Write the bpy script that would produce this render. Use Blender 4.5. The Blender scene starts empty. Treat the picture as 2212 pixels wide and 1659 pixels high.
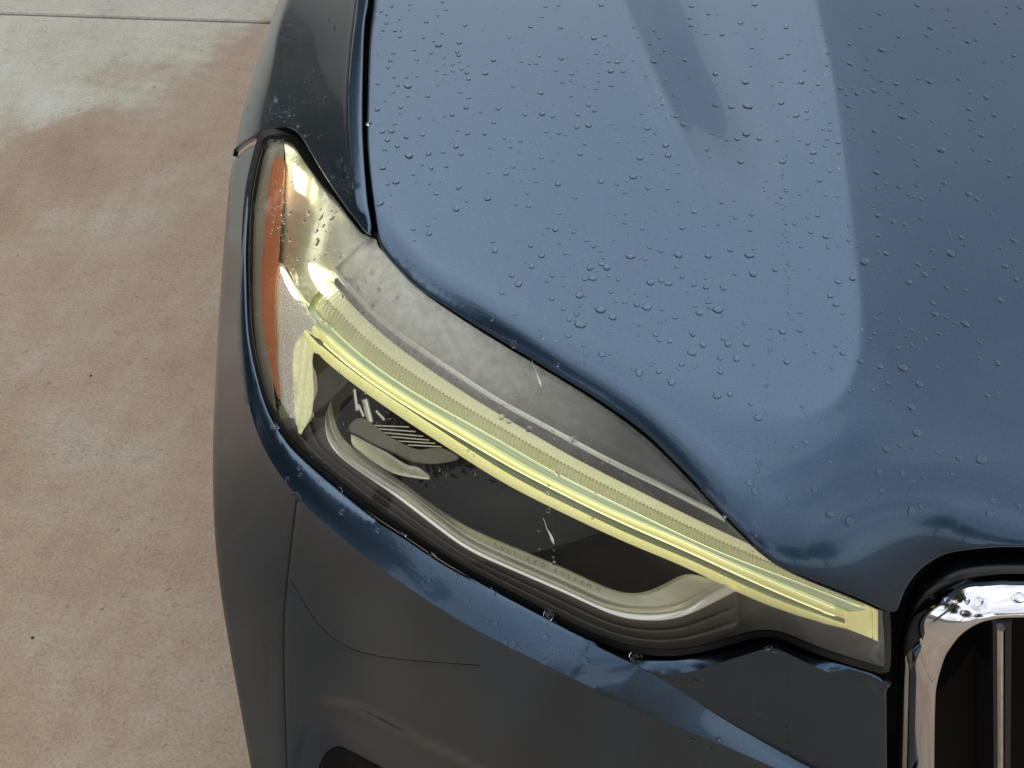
import bpy, bmesh, math, random
import numpy as np
from mathutils import Vector, Matrix, Euler
from mathutils.geometry import delaunay_2d_cdt
random.seed(7); RNG = np.random.default_rng(7)
R = math.radians
S = bpy.context.scene
COL = S.collection

# ------------------------------------------------------------------ camera, sky, sun, exposure
CAMZ, PITCH, FPX = 1.72, R(42), 3011.0
cam = bpy.data.cameras.new('camera'); camo = bpy.data.objects.new('camera', cam); COL.objects.link(camo)
camo.location = (0, 0, CAMZ); camo.rotation_euler = (R(90) - PITCH, 0, 0)
cam.sensor_width = 36; cam.lens = FPX / 2212 * 36; cam.clip_start = .05; cam.clip_end = 600
S.camera = camo
SUN_EL, SUN_AZ = 60, 330            # azimuth clockwise from +Y: high on the car's outer side, a veiled sun
W = bpy.data.worlds.new('World'); S.world = W; W.use_nodes = True
nt = W.node_tree; nt.nodes.clear()
wo = nt.nodes.new('ShaderNodeOutputWorld'); bg = nt.nodes.new('ShaderNodeBackground')
sky = nt.nodes.new('ShaderNodeTexSky'); sky.sky_type = 'NISHITA'; sky.sun_disc = False
sky.sun_elevation = R(SUN_EL); sky.sun_rotation = R(SUN_AZ); sky.air_density = 1.2; sky.dust_density = 2.5
tc = nt.nodes.new('ShaderNodeTexCoord'); mp = nt.nodes.new('ShaderNodeMapping'); mp.inputs['Scale'].default_value = (1.0, 1.0, 2.4)
nz = nt.nodes.new('ShaderNodeTexNoise'); nz.inputs['Scale'].default_value = 2.2; nz.inputs['Detail'].default_value = 7; nz.inputs['Roughness'].default_value = .55
rp = nt.nodes.new('ShaderNodeValToRGB'); rp.color_ramp.elements[0].position = .38; rp.color_ramp.elements[1].position = .66
rp.color_ramp.elements[0].color = (.35, .35, .35, 1); rp.color_ramp.elements[1].color = (.9, .9, .9, 1)
mx = nt.nodes.new('ShaderNodeMixRGB'); mx.inputs[2].default_value = (16.9, 17.0, 17.3, 1)
L = nt.links.new
L(tc.outputs['Generated'], mp.inputs[0]); L(mp.outputs[0], nz.inputs[0]); L(nz.outputs[0], rp.inputs[0]); L(rp.outputs[0], mx.inputs[0])
L(sky.outputs[0], mx.inputs[1]); L(mx.outputs[0], bg.inputs[0]); bg.inputs[1].default_value = .11; L(bg.outputs[0], wo.inputs[0])
sl = bpy.data.lights.new('sun', 'SUN'); sl.energy = .85; sl.angle = R(75); sl.color = (1, .95, .87)
so = bpy.data.objects.new('sun', sl); COL.objects.link(so)
so.rotation_euler = (R(90 - SUN_EL), 0, R(180 - SUN_AZ))
S.view_settings.view_transform = 'Standard'; S.view_settings.look = 'None'; S.view_settings.gamma = 1
S.view_settings.use_curve_mapping = False; S.view_settings.exposure = 0.0
S.cycles.transparent_max_bounces = 24

# ------------------------------------------------------------------ helpers
FW = np.array([0, math.cos(PITCH), -math.sin(PITCH)]); UP = np.array([0, math.sin(PITCH), math.cos(PITCH)]); RT = np.array([1., 0, 0])
EYE = np.array([0, 0, CAMZ])
def dirs(p):
    p = np.atleast_2d(np.asarray(p, float))
    return FW + ((p[:, 0] - 1106) / FPX)[:, None] * RT + ((829.5 - p[:, 1]) / FPX)[:, None] * UP
def pos(p, t): return EYE + dirs(p) * np.asarray(t)[:, None]
def t_z(p, z): return (CAMZ - np.asarray(z, float)) / -dirs(p)[:, 2]
def t_y(p, y): return np.asarray(y, float) / dirs(p)[:, 1]
def t_x(p, x): return np.asarray(x, float) / dirs(p)[:, 0]

class TPS:                                  # smooth surface through surveyed points
    def __init__(s, P, t, lam=1e-4):
        P = np.asarray(P, float) / 1000; t = np.asarray(t, float)
        n = len(P); s.P = P
        K = s.k(P, P) + np.eye(n) * lam
        Q = np.hstack([np.ones((n, 1)), P]); A = np.zeros((n + 3, n + 3))
        A[:n, :n] = K; A[:n, n:] = Q; A[n:, :n] = Q.T
        s.w = np.linalg.solve(A, np.concatenate([t, np.zeros(3)]))
    def k(s, a, b):
        d2 = ((a[:, None, :] - b[None]) ** 2).sum(-1)
        return .5 * d2 * np.log(d2 + 1e-12)
    def __call__(s, p):
        p = np.atleast_2d(np.asarray(p, float)) / 1000
        out = np.empty(len(p))
        for i in range(0, len(p), 8000):
            q = p[i:i + 8000]
            out[i:i + 8000] = s.k(q, s.P) @ s.w[:-3] + s.w[-3] + q @ s.w[-2:]
        return out

def resample(c, n=None, step=None):         # smooth (Catmull-Rom) then even spacing
    c = np.asarray(c, float)
    P = np.vstack([2 * c[0] - c[1], c, 2 * c[-1] - c[-2]]); out = []
    for i in range(1, len(P) - 2):
        u = np.linspace(0, 1, 12, endpoint=False)[:, None]
        a, b, d, e = P[i - 1], P[i], P[i + 1], P[i + 2]
        out.append(.5 * (2 * b + (d - a) * u + (2 * a - 5 * b + 4 * d - e) * u ** 2 + (3 * b - a - 3 * d + e) * u ** 3))
    q = np.vstack(out + [c[-1:]])
    L_ = np.concatenate([[0], np.cumsum(np.linalg.norm(np.diff(q[:, :2], axis=0), axis=1))])
    if n is None: n = max(2, int(L_[-1] / step) + 1)
    s = np.linspace(0, L_[-1], n)
    return np.stack([np.interp(s, L_, q[:, k]) for k in range(q.shape[1])], 1)
def ease(a, k=5, it=3):                     # running mean that keeps the ends
    a = np.array(a, float)
    for _ in range(it):
        b = a.copy()
        for d in range(1, k + 1):
            b[k:-k] += a[k - d:len(a) - k - d] + a[k + d:len(a) - k + d if k - d else None]
        b[k:-k] /= 2 * k + 1; a[k:-k] = b[k:-k]
    return a
def at_x(c, x): c = resample(c, 200); return np.interp(x, c[:, 0], c[:, 1])

def seg_dist(p, c, closed=False):
    c = np.asarray(c, float)
    if closed: c = np.vstack([c, c[:1]])
    if len(c) > 12: return near_val(p, c, np.zeros(len(c)))[0]
    best = np.full(len(p), 1e9)
    for a, b in zip(c[:-1], c[1:]):
        ab = b - a; u = np.clip(((p - a) @ ab) / (ab @ ab + 1e-9), 0, 1)
        best = np.minimum(best, np.linalg.norm(p - a - u[:, None] * ab, axis=1))
    return best
def fair(c, n=400, k=9, it=3):             # survey curve, evenly spaced and faired
    return ease(resample(c, n), k, it)
def near_val(p, c, vals):                   # distance to a curve and the value carried by its nearest point
    p = np.atleast_2d(np.asarray(p, float)); c = np.asarray(c, float); vals = np.asarray(vals, float); n = len(c)
    D = np.empty(len(p)); O = np.empty(len(p))
    for i in range(0, len(p), 6000):
        q = p[i:i + 6000]
        k = (((q[:, None, 0] - c[None, :, 0]) ** 2 + (q[:, None, 1] - c[None, :, 1]) ** 2)).argmin(1)
        bd = np.full(len(q), 1e9); bv = np.zeros(len(q))
        for s0 in (np.clip(k - 1, 0, n - 2), np.clip(k, 0, n - 2)):
            a, ab = c[s0], c[s0 + 1] - c[s0]; u = np.clip(((q - a) * ab).sum(1) / ((ab ** 2).sum(1) + 1e-9), 0, 1)
            d = np.linalg.norm(q - a - u[:, None] * ab, axis=1); m = d < bd
            bd[m] = d[m]; bv[m] = (vals[s0] + (vals[s0 + 1] - vals[s0]) * u)[m]
        D[i:i + 6000] = bd; O[i:i + 6000] = bv
    return D, O
def ruled(c1, v1_, c2, v2_, bulge=0.):
    def f(p):
        d1, a = near_val(p, c1, v1_); d2, b = near_val(p, c2, v2_); u = d1 / (d1 + d2 + 1e-6)
        return a + (b - a) * u - bulge * 4 * u * (1 - u)
    return f
def inside(p, poly):
    x, y = p[:, 0], p[:, 1]; r = np.zeros(len(p), bool); n = len(poly)
    for i in range(n):
        x1, y1 = poly[i]; x2, y2 = poly[(i + 1) % n]
        c = ((y1 > y) != (y2 > y)) & (x < (x2 - x1) * (y - y1) / (y2 - y1 + 1e-12) + x1)
        r ^= c
    return r
def cat(*a): return np.concatenate(a)
def smoothstep(a, b, x): u = np.clip((x - a) / (b - a), 0, 1); return u * u * (3 - 2 * u)

def link(name, me, mat, parent=None, smooth=True):
    o = bpy.data.objects.new(name, me); COL.objects.link(o)
    if mat: me.materials.append(mat)
    if smooth: me.shade_smooth()
    if parent: o.parent = parent
    return o
def mesh(name, V, F):
    me = bpy.data.meshes.new(name); me.from_pydata([tuple(map(float, v)) for v in V], [], [tuple(map(int, f)) for f in F]); me.update(); return me

def panel(name, outline, tf, mat, parent=None, step=9, roll=.0022, depth=.012, creases=(), post=None, sm=0, inset=.8):
    """sheet-metal panel: the outline filled with a fine net on the surface tf, its rim rolled over and turned in."""
    ol = np.asarray(outline, float)
    A = .5 * np.sum(ol[:, 0] * np.roll(ol[:, 1], -1) - np.roll(ol[:, 0], -1) * ol[:, 1])
    if A < 0: ol = ol[::-1]
    T = np.roll(ol, -1, 0) - np.roll(ol, 1, 0); T /= np.linalg.norm(T, axis=1)[:, None] + 1e-9
    out = np.stack([T[:, 1], -T[:, 0]], 1)            # outward in the outline's plane
    ol = ol - out * roll * inset * 2400               # the rolled rim, not the net, ends at the outline
    pts = [ol]; edges = [(i, (i + 1) % len(ol)) for i in range(len(ol))]; base = len(ol)
    for c in creases:
        c = np.asarray(c, float); pts.append(c)
        edges += [(base + i, base + i + 1) for i in range(len(c) - 1)]; base += len(c)
    x0, y0 = ol.min(0); x1, y1 = ol.max(0)
    gx, gy = np.meshgrid(np.arange(x0, x1, step), np.arange(y0, y1, step * .9))
    gx[::2] += step / 2
    g = np.stack([gx.ravel(), gy.ravel()], 1); g = g[inside(g, ol)]
    g = g[seg_dist(g, ol, True) > step * .55]
    for c in creases: g = g[seg_dist(g, c) > step * .5]
    pts.append(g); allp = np.vstack(pts)
    v2, _, f2, ov, _, _ = delaunay_2d_cdt([Vector(p) for p in allp], edges, [], 0, 1e-4)
    v2 = np.array([(v.x, v.y) for v in v2])
    F = np.array([list(f)[:3] for f in f2])
    cen = v2[F].mean(1); F = F[inside(cen, ol)]
    t = tf(v2)
    if sm:                                            # ease the creases by a few millimetres
        E = np.vstack([F[:, [0, 1]], F[:, [1, 2]], F[:, [2, 0]]]); E = np.unique(np.sort(E, 1), axis=0)
        cnt = np.bincount(E.ravel(), minlength=len(v2)).astype(float)
        dcr = np.full(len(v2), 1e9)
        for c in creases: dcr = np.minimum(dcr, seg_dist(v2, c))
        onb = seg_dist(v2, ol, True) < 1
        wgt = np.where(onb, 0, np.clip(1 - dcr / 22, 0, 1)) * .8
        for _ in range(sm):
            sum_ = np.bincount(E[:, 0], t[E[:, 1]], len(v2)) + np.bincount(E[:, 1], t[E[:, 0]], len(v2))
            t = t + wgt * (sum_ / np.maximum(cnt, 1) - t)
    V = pos(v2, t)
    if post is not None: V = post(v2, V)
    # orientation
    a, b, c = V[F[:, 0]], V[F[:, 1]], V[F[:, 2]]; n = np.cross(b - a, c - a)
    fl = (n * (EYE - a)).sum(1) < 0; F[fl] = F[fl][:, ::-1]
    V = list(V); Fl = [tuple(f) for f in F]
    # boundary loops
    n = len(ol)
    idx = []
    from mathutils.kdtree import KDTree
    kd = KDTree(len(v2))
    for i, p in enumerate(v2): kd.insert((p[0], p[1], 0), i)
    kd.balance()
    idx = [kd.find((p[0], p[1], 0))[1] for p in ol]
    def sp(p): return pos(p, tf(p))
    e = 1.5; inn = ol - out * 3
    pa, pb = sp(inn + [[e, 0]] * n), sp(inn - [[e, 0]] * n); pc, pd = sp(inn + [[0, e]] * n), sp(inn - [[0, e]] * n)
    N = np.cross(pa - pb, pc - pd); N /= np.linalg.norm(N, axis=1)[:, None]
    N *= np.sign((N * (EYE - pa)).sum(1))[:, None]
    TT = sp(inn + out * e) - sp(inn - out * e); TT /= np.linalg.norm(TT, axis=1)[:, None]
    VB = np.array([V[i] for i in idx])
    prev = idx
    rings = [(roll * math.sin(a), roll * (1 - math.cos(a))) for a in (R(30), R(60), R(90))] + [(roll, depth)]
    vd = VB - EYE; vd /= np.linalg.norm(vd, axis=1)[:, None]
    for ro, rd in rings:
        ring = VB + TT * ro - N * min(rd, roll) + (vd * .8 - N * .2) * max(0, rd - roll)
        start = len(V); V += list(ring); cur = list(range(start, start + n))
        for i in range(n):
            j = (i + 1) % n
            if prev[i] == prev[j]: continue
            Fl.append((prev[i], prev[j], cur[j], cur[i]) if A > 0 or True else (cur[i], cur[j], prev[j], prev[i]))
        prev = cur
    me = mesh(name, V, Fl)
    bm = bmesh.new(); bm.from_mesh(me); bmesh.ops.remove_doubles(bm, verts=bm.verts, dist=2e-5)
    bmesh.ops.delete(bm, geom=[v for v in bm.verts if not v.link_faces], context='VERTS')
    bmesh.ops.recalc_face_normals(bm, faces=bm.faces)
    bm.faces.ensure_lookup_table()
    f0 = bm.faces[0]
    if f0.normal.dot(Vector(EYE) - f0.calc_center_median()) < 0: bmesh.ops.reverse_faces(bm, faces=bm.faces)
    hard = [e_.index for e_ in bm.edges if len(e_.link_faces) == 2 and e_.calc_face_angle(0) > R(33)]
    bm.edges.index_update(); hard = [e_.index for e_ in bm.edges if len(e_.link_faces) == 2 and e_.calc_face_angle(0) > R(33)]
    bm.to_mesh(me); bm.free()
    o = link(name, me, mat, parent)
    at_ = me.attributes.new('sharp_edge', 'BOOLEAN', 'EDGE') if 'sharp_edge' not in me.attributes else me.attributes['sharp_edge']
    fl_ = np.zeros(len(me.edges), bool); fl_[hard] = True; at_.data.foreach_set('value', fl_)
    return o

def band(name, A_, B_, tf, mat, parent, off=0., prof=None, n=160, m=8, thick=.003, rib=None):
    """solid strip between two curves, cross-section prof(v) (metres towards the viewer)."""
    a = resample(A_, n); b = resample(B_, n); V = []
    for j in range(m + 1):
        v = j / m; p = a * (1 - v) + b * v
        t = tf(p) + off - (prof(v) if prof else 0)
        if rib is not None: t = t - rib(np.arange(n), v)
        V.append(pos(p, t))
    back = [pos(a, tf(a) + off + thick), pos(b, tf(b) + off + thick)]
    V = np.vstack(V + back); F = []
    g = lambda j, i: j * n + i
    for j in range(m):
        for i in range(n - 1): F.append((g(j, i), g(j, i + 1), g(j + 1, i + 1), g(j + 1, i)))
    for i in range(n - 1):
        F.append((g(m + 1, i), g(m + 1, i + 1), g(0, i + 1), g(0, i)))
        F.append((g(m, i), g(m, i + 1), g(m + 2, i + 1), g(m + 2, i)))
    F.append(tuple(g(j, 0) for j in range(m + 1)) + (g(m + 2, 0), g(m + 1, 0)))
    F.append(tuple(g(j, n - 1) for j in range(m + 1)) + (g(m + 2, n - 1), g(m + 1, n - 1)))
    me = mesh(name, V, F)
    bm = bmesh.new(); bm.from_mesh(me); bmesh.ops.recalc_face_normals(bm, faces=bm.faces); bm.faces.ensure_lookup_table()
    k = bm.faces[(m // 2) * (n - 1) + n // 2]
    if k.normal.dot(Vector(EYE) - k.calc_center_median()) < 0: bmesh.ops.reverse_faces(bm, faces=bm.faces)
    bm.to_mesh(me); bm.free()
    o = link(name, me, mat, parent)
    for p in me.polygons[-2:]: p.use_smooth = False
    return o
def empty(name, loc, parent=None):
    o = bpy.data.objects.new(name, None); COL.objects.link(o); o.location = loc; o.empty_display_size = .1
    if parent: o.parent = parent
    return o
def tag(o, label=None, cat=None, group=None, kind=None):
    for k, v in (('label', label), ('category', cat), ('group', group), ('kind', kind)):
        if v: o[k] = v
    return o

# ------------------------------------------------------------------ materials
def M(name, base=(.5,) * 3, rough=.5, metal=0., coat=0., coat_r=.03, coat_ior=1.5, ior=1.5, **kw):
    m = bpy.data.materials.new(name); m.use_nodes = True; b = m.node_tree.nodes['Principled BSDF']
    b.inputs['Base Color'].default_value = (*base, 1); b.inputs['Roughness'].default_value = rough; b.inputs['Metallic'].default_value = metal
    b.inputs['Coat Weight'].default_value = coat; b.inputs['Coat Roughness'].default_value = coat_r; b.inputs['Coat IOR'].default_value = coat_ior
    b.inputs['IOR'].default_value = ior
    for k, v in kw.items(): b.inputs[k.replace('_', ' ')].default_value = v
    return m
def N_(m, t, **kw):
    n = m.node_tree.nodes.new(t)
    for k, v in kw.items():
        if k in n.inputs: n.inputs[k].default_value = v
        else: setattr(n, k, v)
    return n
def lk(m, a, b): m.node_tree.links.new(a, b)
def bs(m): return m.node_tree.nodes['Principled BSDF']
def noise(m, scale, detail=5, rough=.55, obj=True, sc=(1, 1, 1)):
    t = N_(m, 'ShaderNodeTexCoord'); mpn = N_(m, 'ShaderNodeMapping'); mpn.inputs['Scale'].default_value = sc
    lk(m, t.outputs['Object'], mpn.inputs[0])
    n = N_(m, 'ShaderNodeTexNoise'); n.inputs['Scale'].default_value = scale; n.inputs['Detail'].default_value = detail; n.inputs['Roughness'].default_value = rough
    lk(m, mpn.outputs[0], n.inputs[0]); return n.outputs[0]
def ramp(m, src, stops):
    r = N_(m, 'ShaderNodeValToRGB'); e = r.color_ramp.elements
    while len(e) < len(stops): e.new(.5)
    for k, (p, c) in enumerate(stops):
        e[k].position = p; e[k].color = (*(c if hasattr(c, '__len__') else (c,) * 3), 1)
    lk(m, src, r.inputs[0]); return r.outputs[0]
def bump(m, src, strength=.2, dist=.001):
    b = N_(m, 'ShaderNodeBump'); b.inputs['Strength'].default_value = strength; b.inputs['Distance'].default_value = dist
    lk(m, src, b.inputs['Height']); lk(m, b.outputs[0], bs(m).inputs['Normal'])

paint = M('blue_metallic_paint', (.05, .075, .13), .28, 1., .55, .012, 1.42)
lk(paint, ramp(paint, noise(paint, 900, 2), [(.35, (.038, .065, .103)), (.65, (.049, .083, .130))]), bs(paint).inputs['Base Color'])
_r = ramp(paint, noise(paint, 14, 6), [(.35, .008), (.7, .05)])           # faint water film
lk(paint, _r, bs(paint).inputs['Coat Roughness'])
chrome = M('chrome', (.78, .78, .80), .04, 1.)
black_plastic = M('black_plastic', (.004, .004, .005), .5)
rubber = M('black_rubber', (.006, .006, .006), .6)
void = M('dark_underside', (.004, .004, .004), .9)

# ------------------------------------------------------------------ pavement
conc = M('stained_concrete', (.3, .25, .2), .7)
def mk_conc(m):
    big = noise(m, .9, 6, .6); mid = noise(m, 3.2, 8, .65); fine = noise(m, 180, 4, .7); fleck = noise(m, 60, 3, .6)
    c1 = ramp(m, mid, [(.30, (0.231, 0.150, 0.103)), (.48, (0.283, 0.196, 0.142)), (.62, (0.310, 0.250, 0.205)), (.75, (0.335, 0.290, 0.245))])
    c2 = ramp(m, mid, [(.3, (0.308, 0.278, 0.239)), (.55, (0.380, 0.355, 0.310)), (.75, (0.435, 0.415, 0.377))])
    # the far, drier part is paler: stain border across the slab
    t = N_(m, 'ShaderNodeTexCoord'); sx = N_(m, 'ShaderNodeSeparateXYZ'); lk(m, t.outputs['Object'], sx.inputs[0])
    a = N_(m, 'ShaderNodeMath', operation='MULTIPLY_ADD'); lk(m, mid, a.inputs[0]); a.inputs[1].default_value = 1.1; lk(m, sx.outputs[1], a.inputs[2])
    a2 = N_(m, 'ShaderNodeMath', operation='MULTIPLY_ADD'); lk(m, sx.outputs[0], a2.inputs[0]); a2.inputs[1].default_value = -1.1; lk(m, a.outputs[0], a2.inputs[2])
    a3 = N_(m, 'ShaderNodeMath', operation='MULTIPLY'); lk(m, a2.outputs[0], a3.inputs[0]); a3.inputs[1].default_value = .15
    f = ramp(m, a3.outputs[0], [(.525, 0.), (.558, 1.)])
    x = N_(m, 'ShaderNodeMixRGB'); lk(m, f, x.inputs[0]); lk(m, c1, x.inputs[1]); lk(m, c2, x.inputs[2])
    mot = N_(m, 'ShaderNodeMixRGB', blend_type='MULTIPLY'); mot.inputs[0].default_value = 1.; lk(m, x.outputs[0], mot.inputs[1]); lk(m, ramp(m, noise(m, 26, 8, .75), [(.3, (.84, .81, .78)), (.5, 1.), (.7, (1.1, 1.1, 1.09))]), mot.inputs[2]); x = mot
    sp = N_(m, 'ShaderNodeMixRGB', blend_type='MULTIPLY'); sp.inputs[0].default_value = .9
    lk(m, x.outputs[0], sp.inputs[1]); lk(m, ramp(m, fine, [(.3, .62), (.5, .95), (.7, 1.15)]), sp.inputs[2])
    sp2 = N_(m, 'ShaderNodeMixRGB', blend_type='MULTIPLY'); sp2.inputs[0].default_value = .8
    lk(m, sp.outputs[0], sp2.inputs[1]); lk(m, ramp(m, fleck, [(.27, .45), (.36, 1.), (.68, 1.), (.8, 1.12)]), sp2.inputs[2])
    tn = N_(m, 'ShaderNodeMixRGB', blend_type='MULTIPLY'); tn.inputs[0].default_value = 1.; tn.inputs[2].default_value = (1.11, 1.19, 1.14, 1); lk(m, sp2.outputs[0], tn.inputs[1])
    lk(m, tn.outputs[0], bs(m).inputs['Base Color'])
    lk(m, ramp(m, mid, [(.3, .42), (.7, .75)]), bs(m).inputs['Roughness'])
    bump(m, fine, .35, .002)
mk_conc(conc)
grass_far = M('far_asphalt', (.06, .06, .06), .9)
bpy_plane = mesh('ground', [(-250, -250, -.05), (250, -250, -.05), (250, 250, -.05), (-250, 250, -.05)], [(0, 1, 2, 3)])
tag(link('ground', bpy_plane, grass_far), 'flat grey ground around the concrete pavement', kind='structure')
pave = tag(empty('pavement', (0, 0, 0)), 'pale and brown stained concrete pavement', kind='structure')
pave.rotation_euler = (0, 0, R(-4)); pave.location = (-1.1, 0, 0)
SL = 3.2
def slab(ix, iy):
    g = .005; x0, x1 = ix * SL + g - 1.2, (ix + 1) * SL - g - 1.2; y0, y1 = iy * SL + g + 3.335 - 3.2, (iy + 1) * SL - g + 3.335 - 3.2
    b = .004; V = []
    for (i, z) in ((0, -.05), (0, -b), (b, 0)):
        V += [(x0 + i, y0 + i, z), (x1 - i, y0 + i, z), (x1 - i, y1 - i, z), (x0 + i, y1 - i, z)]
    F = [(8, 9, 10, 11)]
    for k in (0, 4):
        for i in range(4): j = (i + 1) % 4; F.append((k + i, k + j, k + 4 + j, k + 4 + i))
    return link('slab', mesh('slab', V, F), conc, pave, smooth=False)
for ix in range(-2, 5):
    for iy in range(-4, 5): slab(ix, iy)

# ------------------------------------------------------------------ CAR surfaces
# hood rim (left gap, headlight cut, nose)
H_LEFT = [(812, -300), (809, -120), (807.3, 0), (800, 67), (796, 133), (793, 266), (795, 333), (801.6, 400), (810, 466), (817, 513), (827, 536), (850, 566)]
H_CUT = [(850, 566), (884, 602), (917, 629), (950, 650), (1037, 707), (1117, 756), (1200, 806), (1284, 857), (1367, 914), (1409, 948), (1450, 989), (1500, 1039), (1534, 1079), (1617, 1164), (1645, 1193), (1675, 1219), (1720, 1239), (1795, 1269), (1870, 1299), (1900, 1313)]
H_NOSE = [(1900, 1313), (1925, 1324), (1940, 1319), (1949, 1294), (1962, 1266), (1991, 1230), (2036, 1201), (2082, 1190), (2142, 1183), (2212, 1181), (2600, 1181)]
ISL = resample([(780, -300), (790, 0), (785, 300), (800, 380), (830, 462), (880, 530), (950, 585), (1034, 625), (1117, 662), (1242, 712), (1367, 768), (1492, 827), (1642, 889), (1720, 903), (1780, 893), (1825, 850), (1852, 790), (1857, 740), (1855, 650), (1845, 550), (1825, 400), (1805, 260), (1785, 130), (1755, 0), (1700, -300)], step=18)
CRA = resample([(1200, -300), (1335, 0), (1375, 90), (1420, 200), (1470, 310), (1530, 440), (1590, 540), (1640, 620)], step=18)
CRB = resample([(1700, -300), (1755, 0), (1785, 130), (1805, 260), (1825, 400), (1845, 550), (1855, 650), (1857, 740), (1850, 795), (1828, 845), (1800, 878)], step=18)
H_EDGE = resample(np.vstack([H_LEFT[6:], H_CUT[1:], H_NOSE[1:]]), step=18)
CRBf = fair([(1700, -300), (1755, 0), (1785, 130), (1805, 260), (1825, 400), (1845, 550), (1855, 650), (1857, 740), (1848, 800), (1820, 855), (1780, 888), (1720, 902), (1642, 889), (1560, 858)], 160, 5, 3)
CRAf = fair([(1200, -300), (1335, 0), (1375, 90), (1420, 200), (1470, 310), (1530, 440), (1590, 540), (1640, 620)], 120, 6, 3)
def plateau_t(p):
    t = np.full(len(p), 1.25); d = dirs(p)
    for _ in range(12):
        q = EYE + d * t[:, None]; Y = q[:, 1] - .84
        z = .978 + .19 * Y - .05 * Y * Y + .02 * q[:, 0] - .02 * q[:, 0] ** 2
        t = t + .7 * (q[:, 2] - z) / -d[:, 2]
    return t
H_LEFT, H_CUT = [tuple(q) for q in H_LEFT], [tuple(q) for q in H_CUT]
H_DROP = TPS([(800, 300), (850, 566), (1117, 754), (1367, 914), (1617, 1164), (1795, 1269), (1925, 1325), (1991, 1230), (2142, 1183), (2600, 1183), (800, 0), (2200, 0), (1400, 300)],
             [.016, .020, .010, .012, .024, .052, .074, .066, .046, .044, .008, .04, .02])
_he = H_EDGE[H_EDGE[:, 0] > 840][::6]; D_EDGE = TPS(np.vstack([_he, [(2200, 0), (2600, -300), (2000, 400), (1200, 300), (1500, -300)]]), cat(seg_dist(_he, ISL, True), [1100, 1900, 800, 150, 300]), 2e-2)
def hood_drop(p):
    di = np.where(inside(p, ISL), 0, seg_dist(p, ISL)); de = seg_dist(p, H_EDGE)
    q = np.clip(di / np.maximum(D_EDGE(p), 30), 0, 1.6); w = smoothstep(880, 1150, p[:, 0]); q = q * w + di / (di + de + 20) * (1 - w)
    drop = H_DROP(p) * q ** 1.9 + (.00002 + .00005 * smoothstep(1650, 1850, p[:, 0]) * (1 - smoothstep(700, 1000, p[:, 1]))) * (np.sqrt(di ** 2 + 400) - 20) * smoothstep(0, 300, de + 40)
    # valley between the two creases, fading forwards
    dA = seg_dist(p, CRA); dB = seg_dist(p, CRB)
    btw = inside(p, np.vstack([CRA, CRB[CRB[:, 1] < 640][::-1]]))
    fade = 1 - smoothstep(150, 560, p[:, 1])
    m = np.minimum(dA, dB)
    drop = drop + np.where(btw, 1, 0) * fade * .0100 * (1 - np.exp(-(m / 95) ** 2))
    return drop
_GX, _GY = np.arange(700, 2700, 8.), np.arange(-380, 1420, 8.)
_gg = np.meshgrid(_GX, _GY); _D = hood_drop(np.stack([_gg[0].ravel(), _gg[1].ravel()], 1)).reshape(_gg[0].shape)
_k = np.exp(-(np.arange(-9, 10) * 8. / 27) ** 2 / 2); _k /= _k.sum()
_D2 = _D.copy(); _k2 = np.exp(-(np.arange(-22, 23) * 8. / 62) ** 2 / 2); _k2 /= _k2.sum()
for ax in (0, 1): _D2 = np.apply_along_axis(lambda r: np.convolve(np.pad(r, 22, mode='edge'), _k2, 'valid'), ax, _D2)
for ax in (0, 1):
    _D = np.apply_along_axis(lambda r: np.convolve(np.pad(r, 9, mode='edge'), _k, 'valid'), ax, _D)
_wn = 1 - smoothstep(90, 520, np.hypot((_gg[0] - 1930) * .8, (_gg[1] - 1290)))
def hood_t(p):
    p = np.atleast_2d(np.asarray(p, float)); t = plateau_t(p)
    fx = np.clip((p[:, 0] - _GX[0]) / 8, 0, len(_GX) - 2.001); fy = np.clip((p[:, 1] - _GY[0]) / 8, 0, len(_GY) - 2.001)
    i, j = np.clip(fx.astype(int), 1, len(_GX) - 3), np.clip(fy.astype(int), 1, len(_GY) - 3); u, v = fx - i, fy - j
    w = lambda q: [(1 - q) ** 3 / 6, (3 * q ** 3 - 6 * q ** 2 + 4) / 6, (-3 * q ** 3 + 3 * q ** 2 + 3 * q + 1) / 6, q ** 3 / 6]
    wu, wv = w(u), w(v); drop = 0
    for a in range(4):
        for b in range(4): drop = drop + wv[a] * wu[b] * _D[j + a - 1, i + b - 1]
    dB, fB = near_val(p, CRBf, np.interp(np.arange(len(CRBf)), [0, len(CRBf) * .8, len(CRBf) - 1], [1., 1., 0.]))
    dA, fA = near_val(p, CRAf, np.interp(np.arange(len(CRAf)), [0, len(CRAf) * .6, len(CRAf) - 1], [1., 1., 0.]))
    drop = drop - .0008 * fB * np.exp(-(dB / 24) ** 2) - .0011 * fA * np.exp(-(dA / 26) ** 2)
    return t + drop / -dirs(p)[:, 2]
car = tag(empty('parked_car', (.2, 1.2, 0)), 'dark blue car with rain drops on its hood and a yellowed headlight', 'car')
def part(o): o.parent = car; o.matrix_parent_inverse = Matrix.Translation((-.2, -1.2, 0)); return o
hood_ol = np.vstack([resample(H_LEFT, step=9)[:-1], resample(H_CUT, step=9)[:-1], resample(H_NOSE, step=9), [(2600, 700), (2600, 200), (2600, -300)], resample([(2600, -300), (812, -300)], step=40)[1:-1]])
hood = part(panel('hood', hood_ol, hood_t, paint, step=9, roll=.0022, depth=.018))

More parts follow.
